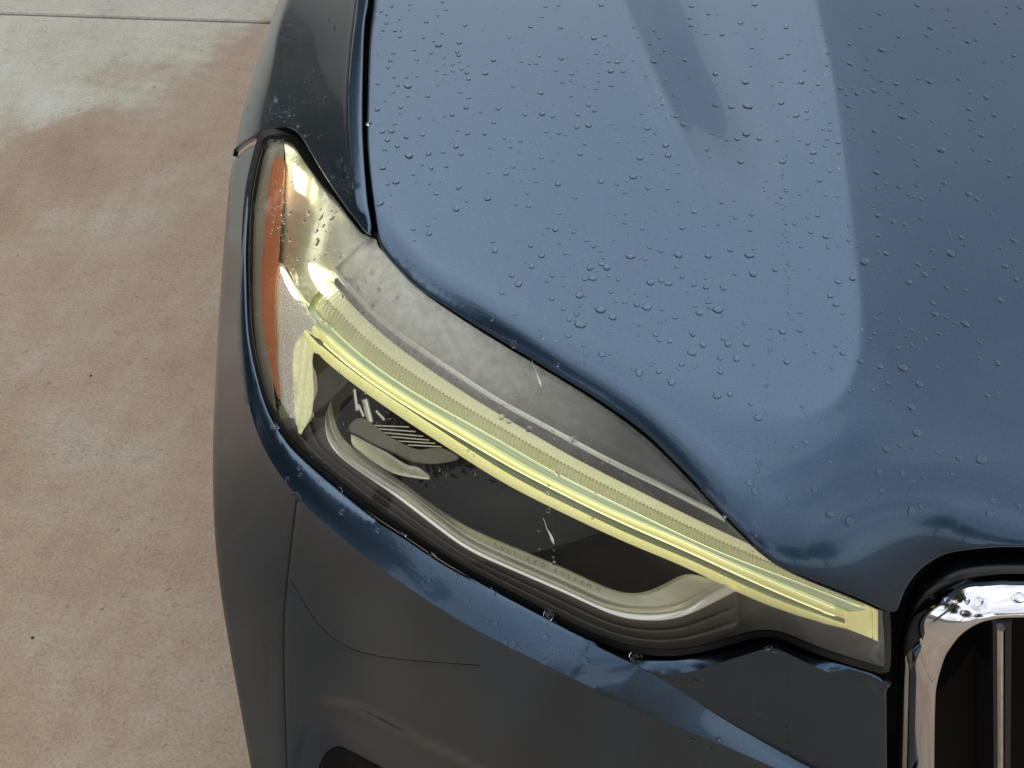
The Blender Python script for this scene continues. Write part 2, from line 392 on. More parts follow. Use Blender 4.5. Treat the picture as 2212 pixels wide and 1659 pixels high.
# ---- fender
F_RIGHT = [(802, -300), (798, -100), (795, 0), (788, 43), (785, 90), (783, 167), (782, 233), (783, 300), (787, 367), (793, 433), (799, 485), (797, 504)]
F_BOT = [(797, 504), (786, 499), (767, 477), (733, 430), (700, 380), (667, 327), (647, 294), (633, 281), (613, 276), (573, 286), (533, 306), (510, 324), (500, 338)]
F_SIL = [(500, 338), (503, 320), (520, 240), (543, 160), (567, 87), (582, 43), (598, 0), (650, -120), (720, -300)]
E1 = [(700, -200), (650, -80), (620, 0), (600, 67), (591, 133), (582, 200), (575, 247), (572, 284)]
E2 = [(790, -200), (778, -80), (770, 0), (762, 67), (756, 133), (752, 200), (753, 267), (757, 333), (762, 400), (768, 460)]
Fr = resample(F_RIGHT, 60); tFr = ease(hood_t(Fr + [6, 0]) + .0005, 5, 3)
E2r = resample([(792, -300)] + E2, 60); _q = np.stack([np.full(60, 801.), E2r[:, 1]], 1); zE2 = pos(_q, hood_t(_q))[:, 2] - .005; tE2 = ease(t_z(E2r, zE2), 5, 4)
E1r = resample([(735, -300)] + E1, 60); tE1 = ease(t_z(E1r, np.interp(E1r[:, 1], [-300, 0, 67, 200, 287], [.964, .950, .947, .940, .937])), 5, 4)
Sr = resample(F_SIL, 60); tS = ease(t_x(Sr, np.full(60, -.312)), 4, 3)
# the panel's lower rim runs from the side round the lamp's tip up to the bonnet gap
def col(c, tv): return lambda y: (np.interp(y, c[np.argsort(c[:, 1]), 1], c[np.argsort(c[:, 1]), 0]), np.interp(y, c[np.argsort(c[:, 1]), 1], tv[np.argsort(c[:, 1])]))
cF, cE2, cE1, cS = col(Fr, tFr), col(E2r, tE2), col(E1r, tE1), col(Sr, tS)
def fender_t(p):
    p = np.atleast_2d(np.asarray(p, float)); x, y = p[:, 0], p[:, 1]
    (x3, t3), (x2, t2), (x1, t1), (x0, t0) = cF(y), cE2(y), cE1(np.minimum(y, 286)), cS(y)
    x1 = np.where(y > 286, x1 - (y - 286) * .10, x1); t1 = t1 - np.maximum(0, y - 286) * .00065
    u = np.clip((x - x2) / (x3 - x2), -.3, 1.5); a = t2 + (t3 - t2) * u - .0012 * 4 * u * (1 - u)
    u = np.clip((x - x1) / (x2 - x1), -.2, 1.2); b = t1 + (t2 - t1) * u + .0025 * 4 * u * (1 - u) * (1 - .5 * u)
    u = np.clip((x1 - x) / (x1 - x0), 0, 1.2); c = t1 + (t0 - t1) * (.45 * u + .55 * u ** 2.5)
    w2 = smoothstep(-9, 9, x - x2); w1 = smoothstep(-6, 6, x - x1)
    return a * w2 + (b * w1 + c * (1 - w1)) * (1 - w2)
E1d, E2d = resample(E1, step=9), resample(E2, step=9)
fend_ol = np.vstack([resample(F_RIGHT, step=7)[:-1], resample(F_BOT, step=7)[:-1], resample(F_SIL, step=9)])
fender = part(panel('fender', fend_ol, fender_t, paint, step=4.5, roll=.002, depth=.02, sm=0))

# ---- headlight outline (clockwise from top)
LT = [(571, 298), (583, 292), (613, 291), (633, 302), (653, 332), (673, 366), (700, 403), (727, 434), (753, 470), (777, 500), (800, 511), (812, 517), (822, 540), (845, 568), (878, 606), (911, 634), (945, 656), (1031, 713), (1111, 761), (1194, 811), (1278, 862), (1361, 919), (1403, 953), (1444, 994), (1494, 1044), (1528, 1084), (1611, 1170), (1640, 1198), (1671, 1225), (1718, 1245), (1793, 1275), (1868, 1305), (1908, 1322)]
LR = [(1908, 1322), (1911, 1380), (1909, 1442)]
LB = [(1909, 1442), (1832, 1421), (1757, 1396), (1701, 1370), (1667, 1356), (1645, 1356), (1615, 1366), (1570, 1381), (1514, 1396), (1457, 1405), (1420, 1405), (1374, 1399), (1301, 1377), (1229, 1344), (1156, 1306), (1083, 1268), (1010, 1228), (937, 1184), (884, 1147), (817, 1104), (767, 1067), (717, 1027), (667, 984), (627, 947), (600, 914), (587, 887), (577, 867), (564, 824), (550, 774), (540, 715), (536, 626), (534, 559), (536, 509), (539, 443), (547, 386), (559, 336), (571, 298)]
LB = fair(LB, 320, 5, 3); LT = np.vstack([LT[:10], fair(LT[9:], 200, 7, 3)[1:]]); BIN_F = None
lt = resample(LT, 60); lr = resample(LR, 5); lb = resample(LB, 90)
lt_up = lt[(lt[:, 0] > 815)]
LBZ = TPS([(1909, 1442), (1757, 1396), (1655, 1356), (1514, 1396), (1430, 1405), (1229, 1344), (1010, 1205), (884, 1147), (720, 1027), (627, 947), (564, 824), (540, 715), (534, 559), (545, 450), (571, 298), (633, 302), (700, 403), (777, 500), (812, 517)],
          [.792, .795, .805, .788, .783, .795, .815, .823, .838, .848, .862, .872, .890, .908, .940, .951, .962, .976, .981])
tl_ctl = cat(lt_up, lr, lb, lt[lt[:, 0] <= 815])
tl_t = cat(hood_t(lt_up + [2, -5]) + .004, t_z(lr, LBZ(lr)), ease(t_z(lb, LBZ(lb)), 7, 8), t_z(lt[lt[:, 0] <= 815], LBZ(lt[lt[:, 0] <= 815])))
lens_t = TPS(tl_ctl, tl_t, 2e-3)
lens_ol = np.vstack([lt[:-1], lr[:-1], lb[:-1]])
lens_ol = np.vstack([resample(LT, step=9)[:-1], resample(LR, step=9)[:-1], resample(LB, step=9)[:-1]])

# ---- bumper cover
K1 = [(556, 345), (545, 386), (536, 425), (528, 492), (523, 559), (520, 626), (519, 692), (520, 724), (525, 790), (532, 857), (544, 907), (560, 957), (590, 1007), (634, 1067), (684, 1117), (734, 1157), (817, 1224), (864, 1258), (937, 1305), (1010, 1352), (1083, 1389), (1156, 1425), (1229, 1462), (1382, 1533), (1457, 1567), (1532, 1597), (1607, 1629), (1675, 1659), (1900, 1756)]
RDG = [(560, 342), (547, 392), (540, 425), (532, 492), (529, 559), (531, 626), (535, 692), (537, 724), (545, 790), (558, 845), (575, 890), (600, 940), (634, 985), (673, 1027), (717, 1070), (767, 1104), (817, 1131), (884, 1170), (937, 1210), (1046, 1269), (1156, 1324), (1229, 1364), (1301, 1403), (1374, 1437)]
K2 = [(1374, 1437), (1457, 1483), (1532, 1535), (1607, 1580), (1682, 1622), (1750, 1659), (1930, 1745)]
BLK = [(1374, 1437), (1410, 1452), (1450, 1457), (1495, 1450), (1570, 1427), (1640, 1405), (1662, 1400), (1684, 1404), (1757, 1438), (1830, 1469), (1904, 1500), (1912, 1508)]
V1 = [(640, 1074), (629, 1163), (620, 1244), (613, 1309), (611, 1419), (614, 1528), (618, 1659), (625, 1950)]
BIN = [(1914, 1489), (1908, 1468), (1830, 1440), (1757, 1413), (1701, 1390), (1667, 1377), (1645, 1379), (1570, 1401), (1495, 1420), (1457, 1427), (1420, 1427), (1374, 1421), (1301, 1396), (1229, 1362), (1156, 1323), (1083, 1285), (1010, 1244), (937, 1200), (884, 1163), (817, 1119), (767, 1082), (717, 1042), (665, 998), (622, 958), (594, 922), (580, 893), (570, 870), (558, 826), (545, 776), (535, 715), (531, 626), (529, 559), (531, 509), (535, 443), (543, 386), (555, 338), (566, 303)]
BIN = fair(BIN, 420, 4, 3); K1, RDG, K2, BLK = fair(K1), fair(RDG), fair(K2, 120, 6), fair(BLK, 240, 3, 3)
SIL = [(502, 346), (497, 360), (487, 433), (479, 553), (470, 650), (464, 800), (457, 900), (455, 1000), (456, 1054), (459, 1163), (472, 1273), (487, 1371), (505, 1466), (523, 1565), (538, 1659), (600, 1950)]
B_TOP = [(566, 303), (540, 313), (518, 330), (502, 346)]
# ridge stands a few millimetres proud of the lens
rd = resample(RDG, 300)
def rdz(p):
    return lens_t(p) - np.interp(p[:, 0], [529, 560, 700, 1374], [.003, .004, .007, .007])
tR = ease(rdz(rd), 22, 6)
k1 = resample(K1, 330)
def strip_drop(p): return np.interp(p[:, 0], [519, 540, 600, 800, 1300, 1900], [.003, .0, -.004, -.008, -.012, -.014])
near = np.array([np.argmin(((rd - q) ** 2).sum(1)) for q in k1])
tK = ease(tR[near] + strip_drop(k1), 22, 6)
# beyond the lamp the strip runs on forward along the bumper
k2 = resample(K2, 70)
yK2 = np.interp(k2[:, 0], [1374, 1500, 1650, 1750, 1930], [.7, .682, .668, .66, .652])
pr = pos(rd[-1:], tR[-1:])[0]
tK2 = t_y(k2, np.interp(k2[:, 0], [1374, 1500, 1650, 1750, 1930], [pr[1], pr[1] - .010, pr[1] - .018, pr[1] - .022, pr[1] - .028]))
YB = lambda x: pr[1] - np.interp(x, [1374, 1450, 1570, 1662, 1750, 1930], [0, .003, .006, .008, .010, .013])
tK2 = t_y(k2, YB(k2[:, 0]))
m_ = k1[:, 0] > 1300
k1b = k1[m_]
pk = pos(k1[~m_][-1:], tK[~m_][-1:])[0]
tK[m_] = t_y(k1b, np.interp(k1b[:, 0], [1300, 1400, 1500, 1675, 1900], [pk[1], (pk[1] + pr[1] - .019) / 2 - .001, pr[1] - .020, pr[1] - .021, pr[1] - .021])); tK = ease(tK, 16, 4)
blk = resample(BLK, 160)
tB = t_y(blk, YB(blk[:, 0]))
bn = resample(BIN, 420)
tBN = ease(lens_t(bn), 14, 4) + np.interp(bn[:, 0], [529, 560, 700, 1374, 1500, 1912], [.001, .001, .003, .003, .004, .008])
v1 = resample(V1, 16)
tV = t_y(v1, np.interp(v1[:, 1], [1074, 1163, 1309, 1528, 1659, 1950], [.885, .868, .855, .845, .838, .82]))
tV[0] = tK[np.argmin(((k1 - v1[0]) ** 2).sum(1))]
SIL = fair(SIL, 160, 7, 3); sil = resample(SIL, 30)
tSil = t_x(sil, np.interp(sil[:, 1], [346, 800, 1000, 1163, 1659, 1950], [-.312, -.311, -.306, -.301, -.291, -.28]))
btop = resample(B_TOP, 6); tBT = fender_t(btop + [0, -14])
left_k = k1[:, 0] < 645; left_k &= k1[:, 1] < 1090
rk = np.vstack([rd, k2[1:]]); tRK = cat(tR, tK2[1:])
R_strip = ruled(rk, tRK, k1, tK, .0012)
rb = np.vstack([rd, blk[1:]]); tRB = cat(tR, tB[1:])
R_lip = ruled(rb, tRB, bn, tBN, .0006)
kk = k1[~left_k]; ky = pos(kk, tK[~left_k])[:, 1]
fr = []; fy = []
for x in (760, 900, 1050, 1200, 1400, 1600, 1850):
    for dy, dd in ((60, .003), (200, .008), (420, .014)):
        q = (x - 10, np.interp(x, kk[:, 0], kk[:, 1]) + dy)
        if q[1] < 1950: fr.append(q); fy.append(np.interp(x, kk[:, 0], ky) + dd)
F_tps = TPS(cat(k1[::5], v1[3:], fr, sil, btop[1:]), cat(tK[::5], tV[3:], t_y(fr, fy), tSil, tBT[1:]), 4e-3)
res_k = tK - F_tps(k1); res_b = cat(tBT[1:], tSil[:1]) - F_tps(np.vstack([btop[1:], sil[:1]]))
def R_front(p):
    d, r = near_val(p, k1, res_k)
    return F_tps(p) + r * np.exp(-(d / 45) ** 2)
R_block = lambda p: t_y(p, YB(p[:, 0]))
K1d, RDd, K2d, BLd, V1d = resample(K1, step=8), resample(RDG, step=8), resample(K2, step=8), resample(BLK, step=8), resample(V1, step=9)
reg_side = np.vstack([K1d[(K1d[:, 1] < 1074)], V1d, [(300, 1950), (300, 250), (566, 250)]])
reg_strip = np.vstack([RDd, K2d[1:], [(2000, 1780)], K1d[::-1]])
reg_lip = np.vstack([RDd, BLd[1:], [(1950, 1400), (1500, 1300), (900, 1100), (640, 900), (580, 500), (575, 300)]])
reg_blk = np.vstack([K2d, [(1960, 1745), (1960, 1508)], BLd[::-1]])
# fog lamp pocket in the lower corner
PK = resample([(622, 1665), (640, 1583), (665, 1539), (687, 1513), (709, 1501), (742, 1503), (797, 1525), (906, 1583), (1037, 1648), (1200, 1750)], step=9)
CVd = resample([(621, 1246), (651, 1295), (687, 1353), (742, 1397), (797, 1415), (870, 1426), (1037, 1439)], step=9)
PKi = PK + np.stack([np.gradient(-PK[:, 1]), np.gradient(PK[:, 0])], 1) / np.hypot(np.gradient(PK[:, 0]), np.gradient(PK[:, 1]))[:, None] * 24
PKpoly = np.vstack([PK, [(1200, 1960), (640, 1960)]])
def bumper_t(p):
    p = np.atleast_2d(np.asarray(p, float))
    t = R_front(p)
    t = np.where(inside(p, reg_blk), R_block(p), t)
    t = np.where(inside(p, reg_strip), R_strip(p), t)
    t = np.where(inside(p, reg_lip), R_lip(p), t)
    d = seg_dist(p, PK); ins = inside(p, PKpoly)
    t = t + np.where(ins, .010 * smoothstep(0, 26, d) + .022 * smoothstep(20, 170, d), 0)
    dV = seg_dist(p, V1d); dC = seg_dist(p, CVd)
    t = t + .0013 * np.exp(-(dV / 4.) ** 2) + .0007 * np.exp(-(dC / 4.) ** 2)
    return t
b_right = [(1914, 1489), (1915, 1600), (1916, 1700), (1918, 1950)]
bump_ol = np.vstack([resample(BIN, step=8)[:-1], resample(B_TOP, step=8)[:-1], resample(SIL, step=9)[:-1], resample([(600, 1950), (1918, 1950)], step=30)[:-1], resample(b_right[::-1], step=9)[:-1]])
bumper = part(panel('bumper', bump_ol, bumper_t, paint, step=8, roll=.0018, depth=.02, creases=[K1d[2:], RDd[2:], K2d[:-2], BLd[:-3], PK[2:-8], PKi[3:-10]], sm=0))
smooth_b = lambda p: bumper_t(p) - .0009
part(band('bumper_line', fair(V1, 200, 5)[1:] + [-1.9, 0], fair(V1, 200, 5)[1:] + [1.9, 0], smooth_b, rubber, None, n=200, m=2, thick=.0008))  # narrow black strip along the upright line of the bumper
part(band('bumper_line', fair(CVd, 120, 5)[1:] + [-.6, .8], fair(CVd, 120, 5)[1:] + [.6, -.8], smooth_b, M('reflected_joint_line', (.024, .026, .031), .4), None, n=120, m=2, thick=.0008))  # reflection of the pavement joint, laid on as a thin dark strip
fog = part(panel('fog_lamp_bezel', resample([(686, 1665), (700, 1636), (722, 1619), (748, 1622), (797, 1647), (830, 1672), (840, 1760), (690, 1760), (686, 1665)], step=7)[:-1], lambda p: bumper_t(p) - .004, black_plastic, step=9, roll=.002, depth=.012))

# black seal and inner structure under all the gaps
back_ol = np.array([(520, 420), (560, 300), (660, 260), (760, 60), (770, -280), (870, -280), (870, 480), (1100, 700), (1500, 1000), (1700, 1180), (1950, 1260), (2000, 1150), (2600, 1150), (2600, 1900), (1100, 1900), (1100, 1330), (700, 1040), (560, 850)])
under_t = TPS(cat(lens_ol[::6], [(900, -280), (900, 0), (900, 300), (950, 500), (1100, 650), (1500, 950), (790, 300), (790, 0), (790, -280), (1950, 1600), (1950, 1900), (2600, 1300), (2600, 1900), (1300, 1900), (1100, 1900)]),
              cat(lens_t(lens_ol[::6]) + .055, hood_t([(900, -280), (900, 0), (900, 300), (950, 500), (1100, 650), (1500, 950)]) + .05, hood_t([(800, 300), (800, 0), (800, -280)]) + .04, t_y([(1950, 1600), (1950, 1900), (2600, 1300), (2600, 1900), (1300, 1900), (1100, 1900)], [.80, .8, .82, .82, .80, .85])))
inner = part(panel('inner_panel', resample(np.vstack([back_ol, back_ol[:1]]), step=30)[:-1], under_t, void, step=40, roll=.001, depth=.01))
# rubber seal between lamp and sheet metal
def seal_t(p): return lens_t(p) + .0045
seal_in = resample(np.vstack([LT, LR[1:], LB[1:]]), step=9)
nrm = np.roll(seal_in, -1, 0) - np.roll(seal_in, 1, 0); nrm /= np.linalg.norm(nrm, axis=1)[:, None] + 1e-9
nrm = np.stack([nrm[:, 1], -nrm[:, 0]], 1)
def ring_mesh(name, inner_p, outer_p, tf, mat, parent, off_in=0, off_out=0, drop=.05):
    n = len(inner_p); A = pos(inner_p, tf(inner_p) + off_in); B = pos(outer_p, tf(inner_p) + off_out); C = pos(inner_p, tf(inner_p) + off_in + drop)
    V = np.vstack([A, B, C]); F = []
    for i in range(n):
        j = (i + 1) % n; F.append((i, j, n + j, n + i)); F.append((i, j, 2 * n + j, 2 * n + i))
    return link(name, mesh(name, V, F), mat, parent)
lampc = empty('headlight', (0, 0, 0)); part(lampc)
def sub(o): o.parent = lampc; return o
lampc.matrix_parent_inverse = Matrix.Translation((-.2, -1.2, 0))
ring_mesh('lamp_seal', seal_in, seal_in + nrm * 14, lens_t, rubber, lampc, .002, .009)

# ------------------------------------------------------------------ headlight inside
smoke = M('dark_lamp_housing', (.042, .036, .028), .35)
beige = M('satin_silver_trim', (.62, .60, .50), .36, .5)
lampchrome = M('lamp_chrome', (.86, .86, .84), .22, .45)
brightchrome = M('bright_chrome', (.94, .94, .93), .22, .5)
for _m in (void, black_plastic): bs(_m).inputs['Specular IOR Level'].default_value = .12
amber = M('amber_reflector', (.50, .17, .07), .35)
_f = noise(amber, 300, 3); bump(amber, _f, .5, .001)
silver_mesh = M('prismatic_silver', (.80, .80, .74), .28, .6)
_v = N_(silver_mesh, 'ShaderNodeTexVoronoi'); _v.inputs['Scale'].default_value = 430; _t = N_(silver_mesh, 'ShaderNodeTexCoord'); lk(silver_mesh, _t.outputs['Object'], _v.inputs['Vector']); bump(silver_mesh, _v.outputs['Distance'], .6, .0015)
yel = M('yellowed_light_guide', (.93, .89, .42), .22, .0, .6, .1)
yelt = M('yellowed_prism_band', (.92, .90, .60), .3, .0, .5, .1)
green = M('pale_green_guide', (.50, .58, .42), .16, .1, .8, .05)
grey = M('grey_groove', (.22, .25, .24), .2, .1)
bowlm = M('yellowed_chrome_bowl', (.90, .89, .66), .28, .75)
bump(bowlm, noise(bowlm, 45, 4), .25, .004)
slate = M('slate_trim', (.05, .056, .075), .3, .2)
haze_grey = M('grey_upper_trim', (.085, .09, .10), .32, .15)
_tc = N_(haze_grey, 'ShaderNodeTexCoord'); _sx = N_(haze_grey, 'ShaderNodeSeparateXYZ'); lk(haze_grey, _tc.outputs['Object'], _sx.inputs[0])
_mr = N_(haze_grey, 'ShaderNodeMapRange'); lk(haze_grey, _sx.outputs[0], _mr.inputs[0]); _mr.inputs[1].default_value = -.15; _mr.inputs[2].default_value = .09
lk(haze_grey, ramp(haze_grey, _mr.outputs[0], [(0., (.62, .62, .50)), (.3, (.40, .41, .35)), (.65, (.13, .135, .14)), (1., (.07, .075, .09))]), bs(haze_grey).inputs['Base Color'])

LT_in = lens_t
housing = sub(panel('housing', lens_ol, lambda p: lens_t(p) + .048, smoke, step=16, roll=.0005, depth=.002))
def Ue(pts, k=5): return ease(resample(np.array(pts, float), 120), k, 3)
U0 = Ue([(722, 582), (731, 594), (767, 637), (817, 687), (884, 738), (951, 783), (1037, 840), (1068, 862), (1156, 908), (1229, 948), (1302, 988), (1375, 1024), (1469, 1069), (1514, 1093), (1568, 1122)])
U1 = Ue([(708, 602), (731, 626), (777, 681), (834, 731), (884, 768), (950, 813), (1037, 871), (1083, 897), (1156, 940), (1229, 984), (1302, 1021), (1375, 1058), (1458, 1099), (1533, 1136), (1615, 1174), (1700, 1212), (1800, 1262), (1884, 1312)])
U2 = Ue([(672, 650), (700, 695), (750, 742), (817, 797), (884, 840), (950, 880), (1037, 925), (1083, 950), (1156, 997), (1229, 1035), (1302, 1072), (1375, 1106), (1458, 1147), (1533, 1183), (1608, 1213), (1683, 1240), (1757, 1269), (1833, 1299), (1880, 1318)])
U3 = Ue([(664, 672), (697, 724), (750, 770), (817, 820), (884, 864), (950, 904), (1037, 950), (1083, 986), (1156, 1024), (1229, 1061), (1302, 1097), (1375, 1129), (1458, 1160), (1533, 1198), (1608, 1232), (1683, 1262), (1757, 1296), (1825, 1322)])
U35 = Ue([(655, 690), (690, 740), (750, 788), (817, 838), (884, 880), (950, 920), (1037, 968), (1083, 1000), (1156, 1036), (1229, 1074), (1302, 1110), (1375, 1144), (1458, 1178), (1533, 1213), (1608, 1249), (1683, 1280), (1757, 1314), (1825, 1337)])
U4 = Ue([(658, 712), (690, 745), (717, 771), (784, 818), (850, 864), (917, 907), (984, 950), (1046, 993), (1156, 1057), (1229, 1092), (1302, 1127), (1375, 1163), (1458, 1194), (1533, 1228), (1608, 1266), (1683, 1299), (1757, 1324), (1825, 1347)])
U5 = Ue([(655, 722), (672, 755), (717, 797), (784, 844), (850, 893), (917, 935), (984, 978), (1037, 1012), (1083, 1044), (1156, 1079), (1229, 1115), (1302, 1149), (1375, 1184), (1458, 1213), (1533, 1250), (1608, 1288), (1683, 1318), (1757, 1341), (1825, 1358)])
arch = lambda h: (lambda v: h * (1 - (2 * v - 1) ** 2))
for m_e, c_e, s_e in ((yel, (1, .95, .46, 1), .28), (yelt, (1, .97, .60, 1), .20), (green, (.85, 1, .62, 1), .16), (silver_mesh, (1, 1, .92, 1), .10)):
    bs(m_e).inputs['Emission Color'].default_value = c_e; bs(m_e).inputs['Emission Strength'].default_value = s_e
led = M('lit_led', (.9, .9, .8), .3); bs(led).inputs['Emission Color'].default_value = (1, .98, .82, 1); bs(led).inputs['Emission Strength'].default_value = 4.5
# grey trim between hood edge and the silver line
up = resample(LT[(LT[:, 0] > 790) & (LT[:, 0] < 1665)], 60)
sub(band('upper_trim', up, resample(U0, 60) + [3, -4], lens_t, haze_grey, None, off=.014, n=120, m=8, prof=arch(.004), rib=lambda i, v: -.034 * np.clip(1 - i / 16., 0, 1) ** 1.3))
sub(band('silver_line', U0 + [-2, 6], U0 + [2, -6], lens_t, M('silver_line', (.92, .91, .90), .26, .55), None, off=.005, prof=lambda v: .0012 * (1 - v) + .0006 * math.sin(math.pi * v), n=200, m=6))
sub(band('slate_slot', U0[4:] + [0, 4], U1[12:100], lens_t, slate, None, off=.020, n=160, m=4))
rib1 = lambda i, v: (.0015 + .0035 * v) * np.abs(((i * .25 + v * 1.6) % 1) * 2 - 1)
sink = lambda n: (lambda i, v: -.022 * np.clip(1 - i / n, 0, 1) ** 1.5)
Ua, Ub = resample(U1, 640), resample(U2, 640)
_zig = (np.abs((np.arange(640) * .25 % 1) * 2 - 1) * .10)[:, None]; Um = Ua * (.56 - _zig) + Ub * (.44 + _zig)
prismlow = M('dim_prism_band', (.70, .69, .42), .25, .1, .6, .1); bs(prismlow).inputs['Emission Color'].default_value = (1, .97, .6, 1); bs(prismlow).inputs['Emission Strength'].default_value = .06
def raw_band(name, a, b, mat, off, prof, rib, m=6):
    global resample
    keep = resample; resample = lambda c, n=None, step=None: np.asarray(c, float)
    o = sub(band(name, a, b, lens_t, mat, None, off=off, prof=prof, n=len(a), m=m, rib=rib)); resample = keep; return o
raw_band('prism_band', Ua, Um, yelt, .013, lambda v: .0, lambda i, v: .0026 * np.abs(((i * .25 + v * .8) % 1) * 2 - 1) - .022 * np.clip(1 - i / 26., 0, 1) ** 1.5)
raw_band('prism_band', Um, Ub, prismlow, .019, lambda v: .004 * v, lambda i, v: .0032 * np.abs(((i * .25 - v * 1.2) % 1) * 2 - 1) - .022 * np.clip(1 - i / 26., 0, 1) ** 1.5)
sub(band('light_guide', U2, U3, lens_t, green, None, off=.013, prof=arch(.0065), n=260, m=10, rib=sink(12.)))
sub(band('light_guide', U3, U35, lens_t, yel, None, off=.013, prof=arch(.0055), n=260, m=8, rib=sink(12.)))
sub(band('guide_groove', U35, U4, lens_t, grey, None, off=.017, prof=arch(-.003), n=260, m=6))
highlightm = M('guide_highlight_glow', (.95, .95, .75), .2); bs(highlightm).inputs['Emission Color'].default_value = (1, 1, .72, 1); bs(highlightm).inputs['Emission Strength'].default_value = .8  # highlight lines along the guides, put in as thin glowing strips
for C_, d_, w_, o_f in ((U3, 0, 1.3, .0075), (U2, 1.5, .8, .0095), (U35, 1, 1.0, .0125), (U4, 2, .8, .0125)):
    sub(band('guide_highlight', C_[6:-2] + [0, d_ - w_], C_[6:-2] + [0, d_ + w_], lens_t, highlightm, None, off=o_f, prof=arch(.0006), n=200, m=3, thick=.0008))
rib2 = lambda i, v: .0007 * ((i % 4) / 4.)
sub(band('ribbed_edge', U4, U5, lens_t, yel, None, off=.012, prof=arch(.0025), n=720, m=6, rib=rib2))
# right end block
def poly_panel(name, pts, mat, off, step=8, roll=.0006, depth=.006, smooth=True, tf=None, st=7):
    p = np.asarray(pts, float)
    if smooth: ol = resample(np.vstack([p, p[:1]]), step=st)[:-1]
    else:
        ol = []
        for a, b in zip(p, np.roll(p, -1, 0)):
            k = max(1, int(np.linalg.norm(b - a) / st)); ol += [a + (b - a) * i / k for i in range(k)]
        ol = np.array(ol)
    return sub(panel(name, ol, tf or (lambda q: lens_t(q) + (off(q) if callable(off) else off)), mat, step=step, roll=roll, depth=depth))
poly_panel('guide_end', [(1827, 1302), (1884, 1315), (1884, 1380), (1826, 1358)], yel, .010, smooth=False, depth=.012)
poly_panel('end_rim', [(1888, 1316), (1897, 1319), (1897, 1386), (1888, 1382)], yel, .008, smooth=False, depth=.012)
# amber strip, clear outer column, silver prismatic reflector, yellow hook
poly_panel('side_cover', [(584, 308), (612, 310), (606, 430), (590, 560), (586, 700), (592, 860), (598, 890), (583, 868), (560, 790), (548, 700), (545, 560), (550, 450), (566, 350)], M('brown_clear_side', (.30, .27, .22), .35, .1), .016)
poly_panel('amber_reflector', [(600, 335), (614, 350), (610, 426), (605, 492), (600, 569), (595, 626), (595, 692), (597, 734), (596, 774), (600, 824), (602, 861), (594, 841), (582, 780), (574, 741), (567, 691), (564, 600), (571, 509), (577, 426), (587, 359)], amber, .010, step=6)
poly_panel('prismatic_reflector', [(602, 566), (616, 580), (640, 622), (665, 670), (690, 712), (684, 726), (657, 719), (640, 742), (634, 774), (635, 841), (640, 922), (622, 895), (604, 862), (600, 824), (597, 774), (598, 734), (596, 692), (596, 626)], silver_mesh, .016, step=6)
poly_panel('reflector_hook', [(657, 717), (672, 728), (680, 745), (676, 770), (675, 800), (677, 860), (672, 895), (650, 937), (641, 922), (635, 841), (634, 774), (641, 741)], yelt, lambda q: .013 + .0016 * np.sin(q[:, 0] * .42 + .05 * q[:, 1]), step=6, depth=.02)
poly_panel('reflector_tail', [(603, 868), (640, 926), (650, 940), (668, 905), (660, 950), (656, 968), (630, 945), (605, 905)], M('brown_yellow_tail', (.30, .27, .14), .4, .2), .022)
# chrome bowl at the top
poly_panel('chrome_bowl', [(612, 303), (633, 312), (653, 342), (675, 374), (702, 412), (730, 444), (757, 480), (780, 508), (815, 528), (850, 575), (800, 600), (735, 600), (722, 610), (745, 650), (700, 690), (660, 660), (620, 580), (602, 565), (606, 492), (612, 426), (616, 349)], bowlm, lambda q: .018 + .010 * smoothstep(560, 760, q[:, 0]) + .004 * np.sin(q[:, 0] / 16. + q[:, 1] / 70.), step=6)
poly_panel('lit_window', [(663, 566), (676, 570), (694, 596), (706, 622), (694, 634), (676, 612), (664, 588)], led, .013, step=5, roll=.003)
poly_panel('lit_window', [(632, 350), (640, 362), (645, 388), (640, 412), (632, 392)], led, .013, step=5, roll=.002)
poly_panel('lit_window', [(603, 576), (608, 578), (622, 604), (640, 640), (634, 642), (616, 612)], led, .012, step=5, roll=.001)
# lower silver frame
fi = Ue([(716, 866), (719, 890), (725, 914), (734, 940), (767, 971), (817, 1004), (864, 1037), (937, 1092), (1010, 1137), (1083, 1170), (1156, 1200), (1229, 1231), (1302, 1265), (1350, 1281), (1393, 1280), (1435, 1262), (1484, 1236), (1520, 1246)], 2)
fm = Ue([(709, 880), (710, 905), (713, 925), (723, 949), (752, 980), (800, 1012), (864, 1052), (937, 1106), (1010, 1160), (1083, 1196), (1156, 1228), (1229, 1260), (1302, 1294), (1356, 1310), (1393, 1312), (1439, 1312), (1476, 1303), (1535, 1268), (1562, 1257)], 2)
fo = Ue([(703, 900), (701, 934), (710, 961), (737, 991), (784, 1024), (864, 1080), (937, 1136), (1010, 1188), (1083, 1222), (1156, 1254), (1229, 1286), (1302, 1320), (1350, 1337), (1393, 1341), (1425, 1342), (1476, 1333), (1533, 1307), (1592, 1277)], 2)
sub(band('frame_bevel', fi, fm, lens_t, beige, None, off=.0205, prof=lambda v: .008 * v, n=200, m=5, thick=.01))
sub(band('frame_strip', fm, fo, lens_t, brightchrome, None, off=.0125, prof=lambda v: .010 * v + .0015 * math.sin(math.pi * v), n=200, m=8, thick=.01))
